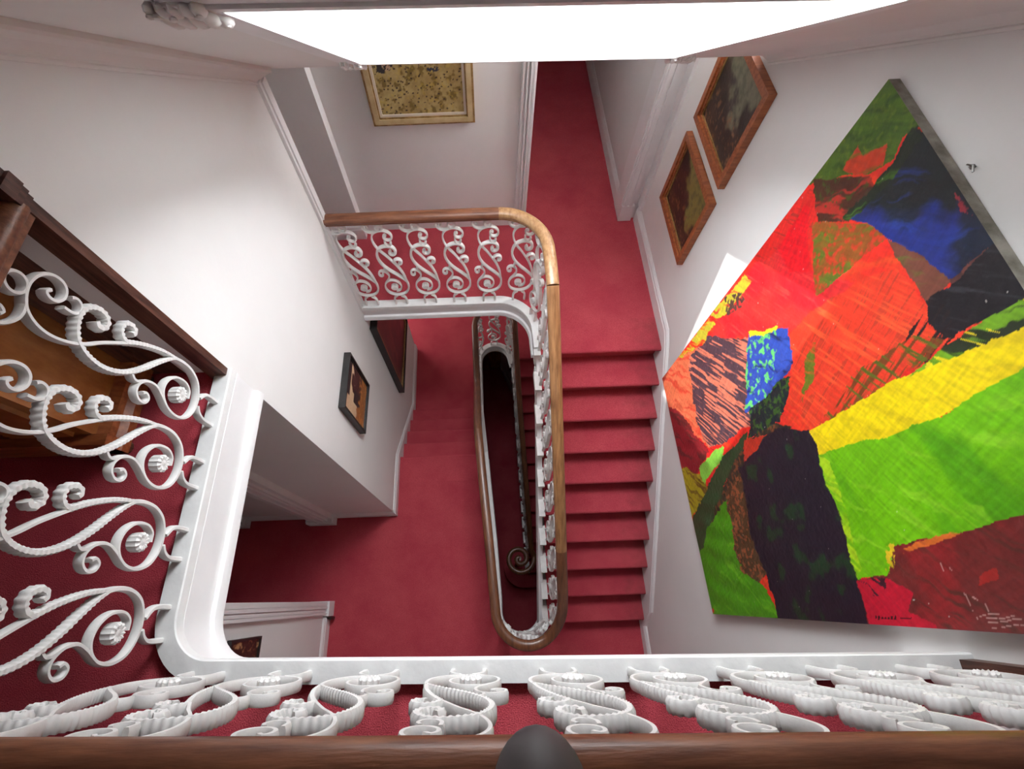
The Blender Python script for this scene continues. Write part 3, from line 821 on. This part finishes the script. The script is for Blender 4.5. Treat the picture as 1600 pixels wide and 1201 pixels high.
# -- the large abstract
PX0 = 1.380; PYN, PYF, PZB, PZT = -0.126, 1.532, -3.298, -0.995
def abstract(u, v):
    Y = PYN + (PYF - PYN) * u; Z = PZB + (PZT - PZB) * v
    px, py = project(PX0, Y, Z)
    j1 = fbm(Y * 9, Z * 9); j2 = fbm(Y * 9 + 50, Z * 9 + 20)
    f1 = fbm(Y * 60, Z * 60, 3); f2 = fbm(Y * 60 + 9, Z * 60 + 40, 3)
    st = 0.5 + 0.75 * (fbm((Y * 0.8 + Z * 0.6) * 46 + 4 * j1, (Y * -0.6 + Z * 0.8) * 5, 4) - 0.5)       # slanting dry-brush strokes
    hz = fbm((Z - Y) * 4 + 2 * j1, (Y + Z) * 66, 2)                                            # fine horizontal combing
    big = fbm(Y * 3.1 + 4, Z * 3.1 + 8, 3)
    wx = px + (j1 - 0.5) * 13 + (f1 - 0.5) * 4; wy = py + (j2 - 0.5) * 13 + (f2 - 0.5) * 4
    C = np.zeros(px.shape + (3,))
    C[:] = lin((232, 44, 32))
    def mixc(mask, c, k=1.0):
        k = np.broadcast_to(np.asarray(k, float), px.shape)
        a = (mask * k)[..., None]
        C[:] = C * (1 - a) + np.array(lin(c)) * a
    def P(poly): return inpoly(wx, wy, poly)
    sm = lambda x, a, b: np.clip((x - a) / (b - a), 0, 1)
    allm = np.ones(px.shape, bool)
    mixc(allm, (238, 84, 40), sm(st, 0.48, 0.7) * 0.7)
    mixc(allm, (222, 24, 40), sm(big, 0.5, 0.7) * 0.7)
    mixc(allm, (120, 60, 26), (st < 0.28) * 0.6 * (big > 0.45))
    br = fbm((Y * 0.55 + Z * 0.83) * 120, (Y * 0.83 - Z * 0.55) * 7 + 3, 3)      # long fine bristle marks
    bx2 = fbm((Y * 0.9 - Z * 0.42) * 110 + 7, (Y * 0.42 + Z * 0.9) * 8, 3)
    m = P([(1130,455),(1215,385),(1266,420),(1332,440),(1236,517),(1170,522),(1110,535)]); mixc(m, (222, 34, 44)); mixc(m, (232, 74, 62), sm(br, 0.60, 0.74) * 0.6); mixc(m, (232, 66, 52), sm(big, 0.45, 0.6) * 0.5)
    m = P([(1233,522),(1290,470),(1340,438),(1400,418),(1452,480),(1442,547),(1400,592),(1320,642),(1263,676),(1236,610)]); mixc(m, (236, 62, 38)); mixc(m, (168, 52, 34), sm(bx2, 0.60, 0.70) * 0.7); mixc(m, (240, 96, 48), sm(br, 0.58, 0.7) * 0.6)
    m = P([(1235,335),(1272,285),(1276,345),(1268,420),(1240,420),(1218,388),(1160,430)]); mixc(m, (224, 40, 34)); mixc(m, (150, 44, 32), sm(br, 0.62, 0.7) * 0.8)
    # green top corner with a red smear
    g = P([(1380,110),(1450,190),(1412,216),(1390,247),(1355,269),(1320,273),(1262,288),(1262,260)])
    mixc(g, (74, 108, 26)); mixc(g, (46, 78, 24), sm(st, 0.45, 0.7)); mixc(g, (104, 128, 30), sm(f1, 0.55, 0.8) * 0.7)
    m = P([(1318,264),(1342,225),(1350,243),(1385,219),(1376,254),(1340,275)]); mixc(m, (196, 58, 30), sm(st, 0.3, 0.5))
    m = P([(1272,280),(1356,272),(1368,300),(1331,343),(1276,348)]); mixc(m, (72, 36, 24)); mixc(m, (176, 44, 34), sm(st, 0.5, 0.6)); mixc(m, (60, 78, 26), sm(f2, 0.6, 0.75))
    m = P([(1270,346),(1359,348),(1388,367),(1340,407),(1300,440),(1274,462)]); mixc(m, (146, 84, 30)); mixc(m, (96, 116, 32), sm(st, 0.45, 0.6)); mixc(m, (204, 60, 34), sm(f1, 0.52, 0.68))
    m = P([(1386,370),(1442,396),(1490,433),(1449,474),(1427,440),(1396,396)]); mixc(m, (116, 66, 52)); mixc(m, (98, 104, 40), sm(st, 0.55, 0.7))
    b = P([(1436,196),(1470,240),(1508,295),(1566,386),(1532,412),(1488,437),(1442,400),(1386,369),(1355,348),(1327,341),(1364,297),(1410,232)])
    mixc(b, (28, 48, 128)); k = np.clip(sm(py, 330, 250) + sm(fbm(Y * 7, Z * 7), 0.45, 0.62) * 0.9, 0, 1); mixc(b, (18, 32, 36), k); mixc(b, (40, 74, 170), sm(st, 0.6, 0.75) * 0.6)
    m = P([(1429,199),(1444,212),(1366,304),(1327,345),(1318,339),(1364,284)]); mixc(m, (22, 40, 26)); mixc(m, (70, 120, 34), sm(st, 0.6, 0.7))
    m = P([(1490,300),(1505,310),(1520,335),(1500,330)]); mixc(m, (150, 40, 52), sm(f1, 0.45, 0.55))
    m = P([(1556,376),(1580,394),(1501,462),(1484,433)]); mixc(m, (104, 58, 50)); mixc(m, (40, 32, 34), sm(st, 0.5, 0.65))
    k = P([(1446,467),(1484,445),(1556,374),(1720,420),(1720,420),(1600,474),(1526,508),(1478,530),(1452,500)]) ; mixc(k, (22, 22, 28)); mixc(k, (62, 64, 72), sm(hz, 0.62, 0.75) * 0.5)
    m = P([(1213,387),(1263,312),(1266,420),(1232,424)]); mixc(m, (226, 14, 30))
    m = P([(1405,545),(1440,490),(1480,470),(1495,525),(1450,570)]); mixc(m, (34, 24, 26), sm(bx2, 0.47, 0.54))
    m = P([(1330,585),(1430,520),(1480,530),(1420,585),(1310,650),(1270,678)]); mixc(m, (118, 62, 26), sm(bx2, 0.45, 0.58)); mixc(m, (84, 96, 28), sm(br, 0.6, 0.68)); 
    m = P([(1258,560),(1276,530),(1270,590),(1255,630)]); mixc(m, (104, 116, 30), sm(st, 0.4, 0.55))
    m = P([(1090,870),(1128,765),(1160,690),(1205,664),(1240,664),(1200,720),(1190,900),(1150,860)]); mixc(m, (44, 46, 36)); mixc(m, (120, 70, 40), sm(f1, 0.55, 0.65))
    # left edge
    m = P([(1160,428),(1172,440),(1100,530),(1060,575),(1040,585)]); mixc(m, (196, 186, 52), sm(st, 0.38, 0.5))
    m = P([(1133,462),(1163,452),(1160,480),(1135,490)]); mixc(m, (84, 62, 54), sm(f1, 0.35, 0.5))
    m = P([(1025,594),(1073,550),(1105,530),(1078,584),(1086,637),(1108,703),(1073,658),(1036,625)]); mixc(m, (226, 116, 78)); mixc(m, (214, 74, 52), sm(st, 0.5, 0.65))
    t = P([(1074,557),(1105,525),(1168,528),(1174,660),(1127,692),(1106,700),(1084,637)])
    mixc(t, (222, 124, 98)); mixc(t, (54, 54, 68), sm(hz + 0.5 * (fbm(Y * 6, Z * 6) - 0.5), 0.36, 0.44) * 0.94)
    m = P([(1165,523),(1232,512),(1238,563),(1227,592),(1196,624),(1167,644)]); mixc(m, (46, 76, 170)); mixc(m, (98, 196, 108), sm(fbm(Y * 46, Z * 46, 3), 0.55, 0.61) * (wx < 1212)); mixc(m, (24, 36, 92), sm(st, 0.6, 0.7))
    m = P([(1166,519),(1215,511),(1213,517),(1167,527)]); mixc(m, (240, 216, 40))
    m = P([(1172,637),(1233,587),(1235,612),(1219,660),(1167,684)]); mixc(m, (20, 38, 46)); mixc(m, (54, 96, 34), sm(f1, 0.55, 0.62))
    m = P([(1036,622),(1073,656),(1107,706),(1090,740),(1058,728)]); mixc(m, (150, 36, 42)); mixc(m, (96, 40, 36), sm(st, 0.5, 0.65))
    m = P([(1055,728),(1102,742),(1107,768),(1078,812)]); mixc(m, (172, 160, 30)); mixc(m, (120, 96, 30), sm(st, 0.5, 0.6))
    m = P([(1093,728),(1129,694),(1131,714),(1100,756)]); mixc(m, (132, 202, 70))
    m = P([(1132,790),(1104,880),(1116,975),(1222,975),(1186,904),(1159,893),(1143,840),(1135,781)]); mixc(m, (74, 152, 14)); mixc(m, (104, 178, 30), sm(st, 0.5, 0.7))
    m = P([(1090,850),(1137,775),(1143,840),(1110,960),(1100,930)]); mixc(m, (70, 148, 14))
    m = P([(1133,767),(1161,731),(1178,840),(1198,893),(1187,911),(1159,895),(1143,840)]); mixc(m, (78, 58, 34)); mixc(m, (150, 84, 50), sm(f1, 0.55, 0.65))
    m = P([(1166,672),(1161,701),(1134,749),(1095,862),(1076,822),(1129,715)]); mixc(m, (36, 74, 42))
    m = P([(1162,687),(1198,678),(1163,724)]); mixc(m, (196, 52, 32))
    k = P([(1157,730),(1201,678),(1228,667),(1263,672),(1290,722),(1322,818),(1366,985),(1217,985),(1196,893),(1172,829)]); mixc(k, (26, 25, 38)); mixc(k, (24, 56, 34), sm(fbm(Y * 12 + 5, Z * 12, 3), 0.6, 0.66))
    # yellow, greens, maroon
    m = P([(1263,674),(1318,642),(1393,594),(1478,562),(1600,509),(2000,330),(2000,420),(1600,580),(1500,630),(1404,684),(1318,703),(1285,716)]); mixc(m, (240, 214, 8)); mixc(m, (228, 200, 12), sm(st, 0.5, 0.62))
    m = P([(1418,588),(1478,541),(1600,465),(2000,250),(2000,330),(1600,509),(1489,560)]); mixc(m, (112, 164, 28)); mixc(m, (34, 46, 26), sm(st, 0.52, 0.6)); mixc(m, (226, 206, 30), (hz > 0.63))
    g = P([(1279,712),(1318,699),(1404,674),(1473,646),(1600,572),(2000,396),(2000,700),(1600,804),(1500,836),(1393,852),(1388,900),(1338,902),(1322,829),(1295,765)]); mixc(g, (110, 186, 8)); mixc(g, (84, 160, 8), sm(fbm(Y * 3 + Z * 8, Z * 4 - Y * 2), 0.5, 0.68)); mixc(g, (142, 206, 40), sm(st, 0.6, 0.75) * 0.7)
    m = P([(1281,712),(1300,720),(1330,830),(1350,890),(1336,900),(1320,829),(1295,765)]); mixc(m, (170, 210, 30), sm(st, 0.4, 0.6))
    d = P([(1393,852),(1500,834),(1600,802),(2000,690),(2100,1100),(1361,1000),(1338,904),(1388,898)]); mixc(d, (114, 40, 38)); mixc(d, (142, 36, 38), sm(fbm(Y * 5, Z * 5 + 9), 0.52, 0.66)); mixc(d, (92, 44, 36), sm(st, 0.58, 0.7))
    m = P([(1338,903),(1392,903),(1428,925),(1418,955),(1460,972),(1470,990),(1361,990)]); mixc(m, (192, 24, 48)); mixc(m, (60, 30, 40), (st > 0.55) * (wx < 1385) * (wy < 930))
    m = P([(1378,856),(1395,846),(1398,892),(1384,898)]); mixc(m, (232, 196, 40), sm(f2, 0.4, 0.5))
    m = P([(1410,856),(1490,832),(1500,836),(1450,856),(1412,864)]); mixc(m, (220, 112, 44), sm(st, 0.35, 0.5))
    m = P([(1536,895),(1558,886),(1562,902),(1530,916)]); mixc(m, (168, 40, 34))
    # scratches and a scribbled mark along the bottom
    for (x0, y0, x1, y1) in ((1507,925,1528,967),(1533,930,1548,962),(1520,932,1528,936),(1528,962,1560,958),(1545,972,1600,966),(1540,966,1590,962),(1550,980,1600,975),(1470,878,1474,890),(1484,886,1490,894)):
        t_ = np.clip(((px - x0) * (x1 - x0) + (py - y0) * (y1 - y0)) / ((x1 - x0) ** 2 + (y1 - y0) ** 2), 0, 1)
        dd = np.hypot(px - x0 - t_ * (x1 - x0), py - y0 - t_ * (y1 - y0) + (f1 - 0.5) * 6)
        mixc(dd < 0.9, (196, 158, 150), 0.75)
    m = (np.abs(py - 964 - (f2 - 0.5) * 5) < 2.3) & (px > 1368) & (px < 1402) & (np.sin(px * 1.25) > -0.35); mixc(m, (24, 12, 14))
    m = (np.abs(py - 965) < 1.1) & (px > 1406) & (px < 1424); mixc(m, (40, 14, 18))
    # bristle relief in tone over the whole canvas
    C[:] = C * (0.80 + 0.22 * sm(br, 0.25, 0.75) + 0.20 * sm(bx2, 0.25, 0.75))[..., None]
    # stray flecks
    mixc((fbm(Y * 110, Z * 110, 2) > 0.945), (214, 210, 200), 0.7)
    return C[..., 0], C[..., 1], C[..., 2]
def abs_disp(u, v):
    Y = PYN + (PYF - PYN) * u; Z = PZB + (PZT - PZB) * v
    e = np.minimum(np.minimum(u, 1 - u) * 14, np.minimum(v, 1 - v) * 14).clip(0, 1)
    rip = np.sin((Y * 1.0 + 0.12 * Z + 0.05 * np.sin(Z * 4)) * 44) * np.clip((-2.2 - Z) / 0.8, 0, 1) * np.clip((1.4 - Y) * 3, 0, 1) * 0.0036
    return (rip + (fbm(Y * 4, Z * 4) - 0.5) * 0.006 + (fbm(Y * 60, Z * 60, 3) - 0.5) * 0.0022) * e
root = thing('abstract_painting', (1.40, (PYN + PYF) / 2, PZB), 'huge unframed abstract painting in red, green, yellow and black', 'painting')
canvas('painted_canvas', lambda u, v: (np.full(u.shape, PX0), PYN + (PYF - PYN) * u, PZB + (PZT - PZB) * v), 470, 640, abstract, root, abs_disp, (-1, 0, 0))
st_ = MB().box(PX0 + 0.001, 1.418, PYN, PYN + 0.03, PZB, PZT).box(PX0 + 0.001, 1.418, PYF - 0.03, PYF, PZB, PZT).box(PX0 + 0.001, 1.418, PYN + 0.03, PYF - 0.03, PZB, PZB + 0.03).box(PX0 + 0.001, 1.418, PYN + 0.03, PYF - 0.03, PZT - 0.03, PZT)
st_.build('stretcher', 'linen', root)
hk = MB(); P0 = Vector((1.405, 1.09, -0.965))
hk.sweep([tuple(P0 + Vector((0.0, 0.0, 0.0))), tuple(P0 + Vector((-0.004, -0.02, 0.012))), tuple(P0 + Vector((-0.004, -0.035, 0.004)))], [(0.003 * math.cos(a), 0.003 * math.sin(a)) for a in np.linspace(0, 2 * math.pi, 6, endpoint=False)])
hk.box(1.410, 1.42, 1.075, 1.085, -0.970, -0.960)
hk.build('picture_hook', 'steel', label='small steel picture hook above the top edge of the abstract painting', cat='hook')

# -- framed pictures.  plane: 'x+','x-' face +x / -x ; 'y-' faces -y.  a0..a1 along the wall, z0..z1 up
def framed(name, plane, wall, a0, a1, z0, z1, bands, depth, colfn, label, group=None, res=(60, 50), side=None):
    sg = {'x+': 1, 'x-': -1, 'y-': -1}[plane]
    def bx(mb, p0, p1, q0, q1, d0, d1):
        lo, hi = sorted((wall + sg * d0, wall + sg * d1))
        if plane[0] == 'x': mb.box(lo, hi, p0, p1, q0, q1)
        else: mb.box(p0, p1, lo, hi, q0, q1)
    c = {'x': (wall, (a0 + a1) / 2, z0), 'y': ((a0 + a1) / 2, wall, z0)}[plane[0]]
    root = thing(name, c, label, 'picture', group)
    i0 = 0.0; prev = None
    for nme, mm, wd, d in bands:
        mb = MB(); o0, o1 = i0, i0 + wd
        bx(mb, a0 + o0, a1 - o0, z0 + o0, z0 + o1, 0.002, d); bx(mb, a0 + o0, a1 - o0, z1 - o1, z1 - o0, 0.002, d)
        bx(mb, a0 + o0, a0 + o1, z0 + o1, z1 - o1, 0.002, d); bx(mb, a1 - o1, a1 - o0, z0 + o1, z1 - o1, 0.002, d)
        mb.build(nme, mm, root); i0 = o1
    b0, b1, y0, y1 = a0 + i0, a1 - i0, z0 + i0, z1 - i0
    dd = wall + sg * depth
    if plane[0] == 'x': fn = lambda u, v: (np.full(u.shape, dd), b0 + (b1 - b0) * u, y0 + (y1 - y0) * v); nr = (sg, 0, 0)
    else: fn = lambda u, v: (b0 + (b1 - b0) * u, np.full(u.shape, dd), y0 + (y1 - y0) * v); nr = (0, sg, 0)
    canvas('painted_canvas', fn, res[0], res[1], colfn, root, None, nr)
    return root
def mixer(shape):
    C = np.zeros(shape + (3,))
    def mixc(k, c):
        a = np.broadcast_to(np.asarray(k, float), shape)[..., None]
        C[:] = C * (1 - a) + np.array(lin(c)) * a
    return C, mixc
sm = lambda x, a, b: np.clip((x - a) / (b - a), 0, 1)
def field(u, v):
    C, mx = mixer(u.shape)
    mx(1, (160, 136, 82)); mx(sm(fbm(u * 9, v * 7), 0.4, 0.65), (180, 160, 104)); mx(sm(fbm(u * 22, v * 16 + 5), 0.56, 0.66), (120, 98, 40)); mx(sm(fbm(u * 30, v * 24), 0.62, 0.70) * 0.5, (190, 162, 70))
    r = random.Random(3)
    for i in range(230):
        a, b = r.random(), r.random() ** 0.9; s = 0.006 + 0.005 * r.random()
        mx(np.hypot((u - a) / 1.2, (v - b) * 0.9) < s, (58, 40, 22))
    mx((np.hypot((u - 0.12) / 1.0, v - 0.64) < 0.12) & (fbm(u * 26, v * 26) > 0.42), (36, 30, 34))
    mx((np.hypot(u - 0.16, v - 0.60) < 0.05) & (fbm(u * 40, v * 30) > 0.5), (190, 160, 130))
    mx((np.hypot((u - 0.68) / 2, v - 0.55) < 0.035) & (fbm(u * 50, v * 40) > 0.42), (34, 40, 60))
    mx(v > 0.8, (120, 140, 160))
    return C[..., 0], C[..., 1], C[..., 2]
framed('field_picture', 'y-', 3.13, -0.733, -0.012, -2.20, -1.52, (('outer_frame', 'gold', 0.014, 0.040), ('frame', 'cream', 0.034, 0.046), ('inner_line', 'gold', 0.010, 0.038), ('slip', 'slip', 0.016, 0.030)), 0.022, field, 'ochre speckled field picture in a gold and cream frame on the half landing', res=(120, 100))
def landscape(seed, sky, glow):
    def fn(u, v):
        C, mx = mixer(u.shape)
        n = fbm(u * 5 + seed, v * 5 + seed * 3); n2 = fbm(u * 16 + seed, v * 16)
        mx(1, (36, 24, 18)); mx(sm(n, 0.45, 0.65), (62, 40, 24))
        k = sm(v - 0.35 - 0.9 * np.abs(u - glow) + (n - 0.5) * 0.9, 0.0, 0.14); mx(k, sky)
        mx(k * sm(n2, 0.5, 0.7) * 0.6, (60, 66, 44))
        mx(sm(n2, 0.62, 0.7) * (v < 0.45) * 0.7, (140, 96, 60))
        mx(sm(fbm(u * 24, v * 24 + seed), 0.70, 0.78) * (v < 0.5) * 0.6, (150, 110, 76))
        return C[..., 0], C[..., 1], C[..., 2]
    return fn
wf = (('frame', 'frame', 0.040, 0.042), ('inner_frame', 'frame', 0.016, 0.030), ('slip', 'gold', 0.007, 0.022))
framed('landscape_picture', 'x-', 1.42, 2.11, 2.74, -1.975, -1.42, wf, 0.016, landscape(2, (112, 112, 88), 0.35), 'dark landscape with a grey-green sky in a wooden frame, upper of two', 'wood framed landscapes')
framed('landscape_picture', 'x-', 1.42, 2.105, 2.755, -2.635, -2.08, wf, 0.016, landscape(9, (122, 120, 58), 0.2), 'dark landscape with a yellow-green patch in a wooden frame, lower of two', 'wood framed landscapes')
def silhouette(u, v):
    C, mx = mixer(u.shape)
    n = fbm(u * 8, v * 8)
    mx(1, (206, 172, 138)); mx((v < 0.42 + 0.1 * (n - 0.5)), (150, 92, 44)); mx((u > 0.45) & (v < 0.75 + 0.3 * (n - 0.5)) & (v > 0.30), (70, 36, 34)); mx((v > 0.82) & (u > 0.3), (48, 36, 38))
    mx((np.abs(u - 0.42) < 0.11 + 0.05 * n) & (v > 0.30) & (v < 0.62), (38, 32, 32)); mx(sm(fbm(u * 20, v * 20), 0.55, 0.65) * (v < 0.4), (186, 120, 56))
    return C[..., 0], C[..., 1], C[..., 2]
framed('silhouette_picture', 'x+', -1.03, 1.235, 1.665, -3.50, -2.93, (('frame', 'ebony', 0.016, 0.050), ('inner_frame', 'ebony', 0.012, 0.040)), 0.034, silhouette, 'small orange and cream picture in a deep black box frame')
def dusk(u, v):
    C, mx = mixer(u.shape)
    n = fbm(u * 5, v * 4)
    mx(1, (52, 26, 22)); mx(sm(n, 0.4, 0.6), (84, 36, 28)); mx(sm(n + (0.5 - v), 0.6, 0.9), (36, 20, 18)); mx(sm(fbm(u * 3 + 5, v * 3), 0.55, 0.7), (120, 62, 50))
    return C[..., 0], C[..., 1], C[..., 2]
framed('dusk_picture', 'x+', -1.03, 2.23, 3.22, -4.93, -3.52, (('frame', 'ebony', 0.018, 0.065), ('slip', 'gold', 0.045, 0.050)), 0.040, dusk, 'large dark red-brown picture in a black frame with gold slip')
def figures(u, v):
    C, mx = mixer(u.shape)
    n = fbm(u * 9, v * 9); mx(1, (48, 28, 22)); mx(sm(n, 0.55, 0.62), (122, 84, 54)); mx(sm(n, 0.64, 0.68), (178, 140, 96))
    return C[..., 0], C[..., 1], C[..., 2]
framed('figure_picture', 'x+', -1.65, -0.48, -0.175, -3.61, -3.20, (('frame', 'ebony', 0.016, 0.03),), 0.02, figures, 'small dark brown figure picture on the lower landing partition')

# ------------------------------------------------------------------ ground floor: pine panelling and a glazed white door
pn = thing('pine_panelling', (0.1, 4.35, G), 'varnished pine panelling in the ground floor hall', 'panelling')
for i in range(10):
    MB().box(-0.9 + i * 0.14, -0.763 + i * 0.14, 4.33, 4.36, G + 0.14, G + 2.2).build('board', 'pine', pn)
MB().box(-0.9, 0.50, 4.30, 4.36, G, G + 0.14).build('plinth', 'pine', pn)
MB().box(-0.9, 0.50, 4.30, 4.36, G + 0.78, G + 0.82).build('dado_rail', 'pine', pn)
dr = thing('door_2', (0.50, 3.75, G), 'white door with small glass panes standing ajar in the ground floor hall', 'door', kind='structure')
d0 = Vector((0.50, 3.75, G)); dd = Vector((-0.22, 0.60, 0)).normalized(); dn = Vector((dd.y, -dd.x, 0))
def dbox(name, a0, a1, z0, z1, t0, t1, m, parent):
    v, f = boxv(a0, a1, t0, t1, z0, z1)
    return link(name, [tuple(d0 + dd * p[0] + dn * p[1] + Vector((0, 0, p[2]))) for p in v], f, m, parent)
dbox('stile', 0, 0.11, 0, 2.0, 0, 0.04, 'trim', dr); dbox('stile', 0.69, 0.80, 0, 2.0, 0, 0.04, 'trim', dr)
dbox('rail', 0.11, 0.69, 0, 0.24, 0, 0.04, 'trim', dr); dbox('rail', 0.11, 0.69, 0.80, 0.98, 0, 0.04, 'trim', dr); dbox('rail', 0.11, 0.69, 1.88, 2.0, 0, 0.04, 'trim', dr)
dbox('panel', 0.11, 0.69, 0.24, 0.80, 0.012, 0.028, 'trim', dr)
for i in range(3):
    for j in range(2):
        dbox('pane', 0.125 + j * 0.29, 0.385 + j * 0.29, 0.995 + i * 0.30, 1.265 + i * 0.30, 0.015, 0.022, 'glass', dr)
for i in (1, 2): dbox('glazing_bar', 0.11, 0.69, 0.965 + i * 0.30, 0.995 + i * 0.30, 0.0, 0.035, 'trim', dr)
dbox('glazing_bar', 0.385, 0.415, 0.98, 1.88, 0.0, 0.035, 'trim', dr)
dbox('handle', 0.03, 0.07, 0.98, 1.10, -0.05, 0.0, 'black', dr)

# ------------------------------------------------------------------ small things
# door hook at the foot of the lower architrave
mb = MB().box(-1.60, -1.575, -0.125, -0.098, L0 + 0.03, L0 + 0.14).box(-1.63, -1.60, -0.120, -0.103, L0 + 0.06, L0 + 0.10)
mb.build('door_stop', 'black', label='small black iron door stop at the foot of the lower architrave', cat='door stop')
# dark grey rounded cap on the near handrail
prof = [(0.056 * math.sin(math.pi * t) ** 0.8 if 0 < t < 1 else 0.0, 0.155 * (1 - t) ** 0.9) for t in np.linspace(0, 0.8, 14)] + [(0.0, 0.155 * 0.2 ** 0.9)]
prof = [(r, z - prof[-1][1]) for r, z in prof]
V = []; Fc = []; n = 28
for r, z in prof:
    for i in range(n): V.append((0.044 + r * math.cos(2 * math.pi * i / n), -0.208 + 1.25 * r * math.sin(2 * math.pi * i / n), ZR + 0.028 + z))
for k in range(len(prof) - 1):
    for i in range(n): Fc.append((k * n + i, k * n + (i + 1) % n, (k + 1) * n + (i + 1) % n, (k + 1) * n + i))
link('rounded_cap', V, Fc, 'gunmetal', None, True, label='dark grey rounded cap on top of the near mahogany handrail', cat='cap')
# tan shoe on the top landing carpet
sh = thing('shoe', (-0.075, -0.41, L2), 'tan leather shoe on the red carpet behind the near balusters', 'shoe')
def loft(secs, n=18):
    V = []; Fc = []
    for (y, wd, h, zb) in secs:
        for i in range(n):
            a = 2 * math.pi * i / n
            V.append((-0.075 + wd * math.cos(a), y, L2 + zb + h * (0.5 + 0.5 * math.sin(a))))
    m = len(secs)
    for k in range(m - 1):
        for i in range(n): Fc.append((k * n + i, k * n + (i + 1) % n, (k + 1) * n + (i + 1) % n, (k + 1) * n + i))
    Fc.append(tuple(range(n))); Fc.append(tuple(range((m - 1) * n, m * n)))
    return V, Fc
V, Fc = loft([(-0.300, 0.008, 0.015, 0.018), (-0.308, 0.026, 0.032, 0.014), (-0.33, 0.040, 0.045, 0.012), (-0.37, 0.046, 0.058, 0.012), (-0.42, 0.042, 0.078, 0.012), (-0.46, 0.036, 0.095, 0.012), (-0.52, 0.035, 0.10, 0.012), (-0.56, 0.032, 0.098, 0.012), (-0.572, 0.015, 0.08, 0.012)])
link('upper', V, Fc, 'tan', sh, True)
V, Fc = loft([(-0.297, 0.012, 0.012, 0.0), (-0.306, 0.030, 0.014, 0.0), (-0.33, 0.044, 0.014, 0.0), (-0.38, 0.048, 0.014, 0.0), (-0.45, 0.038, 0.014, 0.0), (-0.54, 0.037, 0.014, 0.0), (-0.575, 0.018, 0.014, 0.0)])
link('sole', V, Fc, 'dark', sh, True)

# ------------------------------------------------------------------ lift everything so that the ground floor is z = 0
for o in list(COL.objects):
    if o.parent is None and o is not cam: o.location.z += ZO
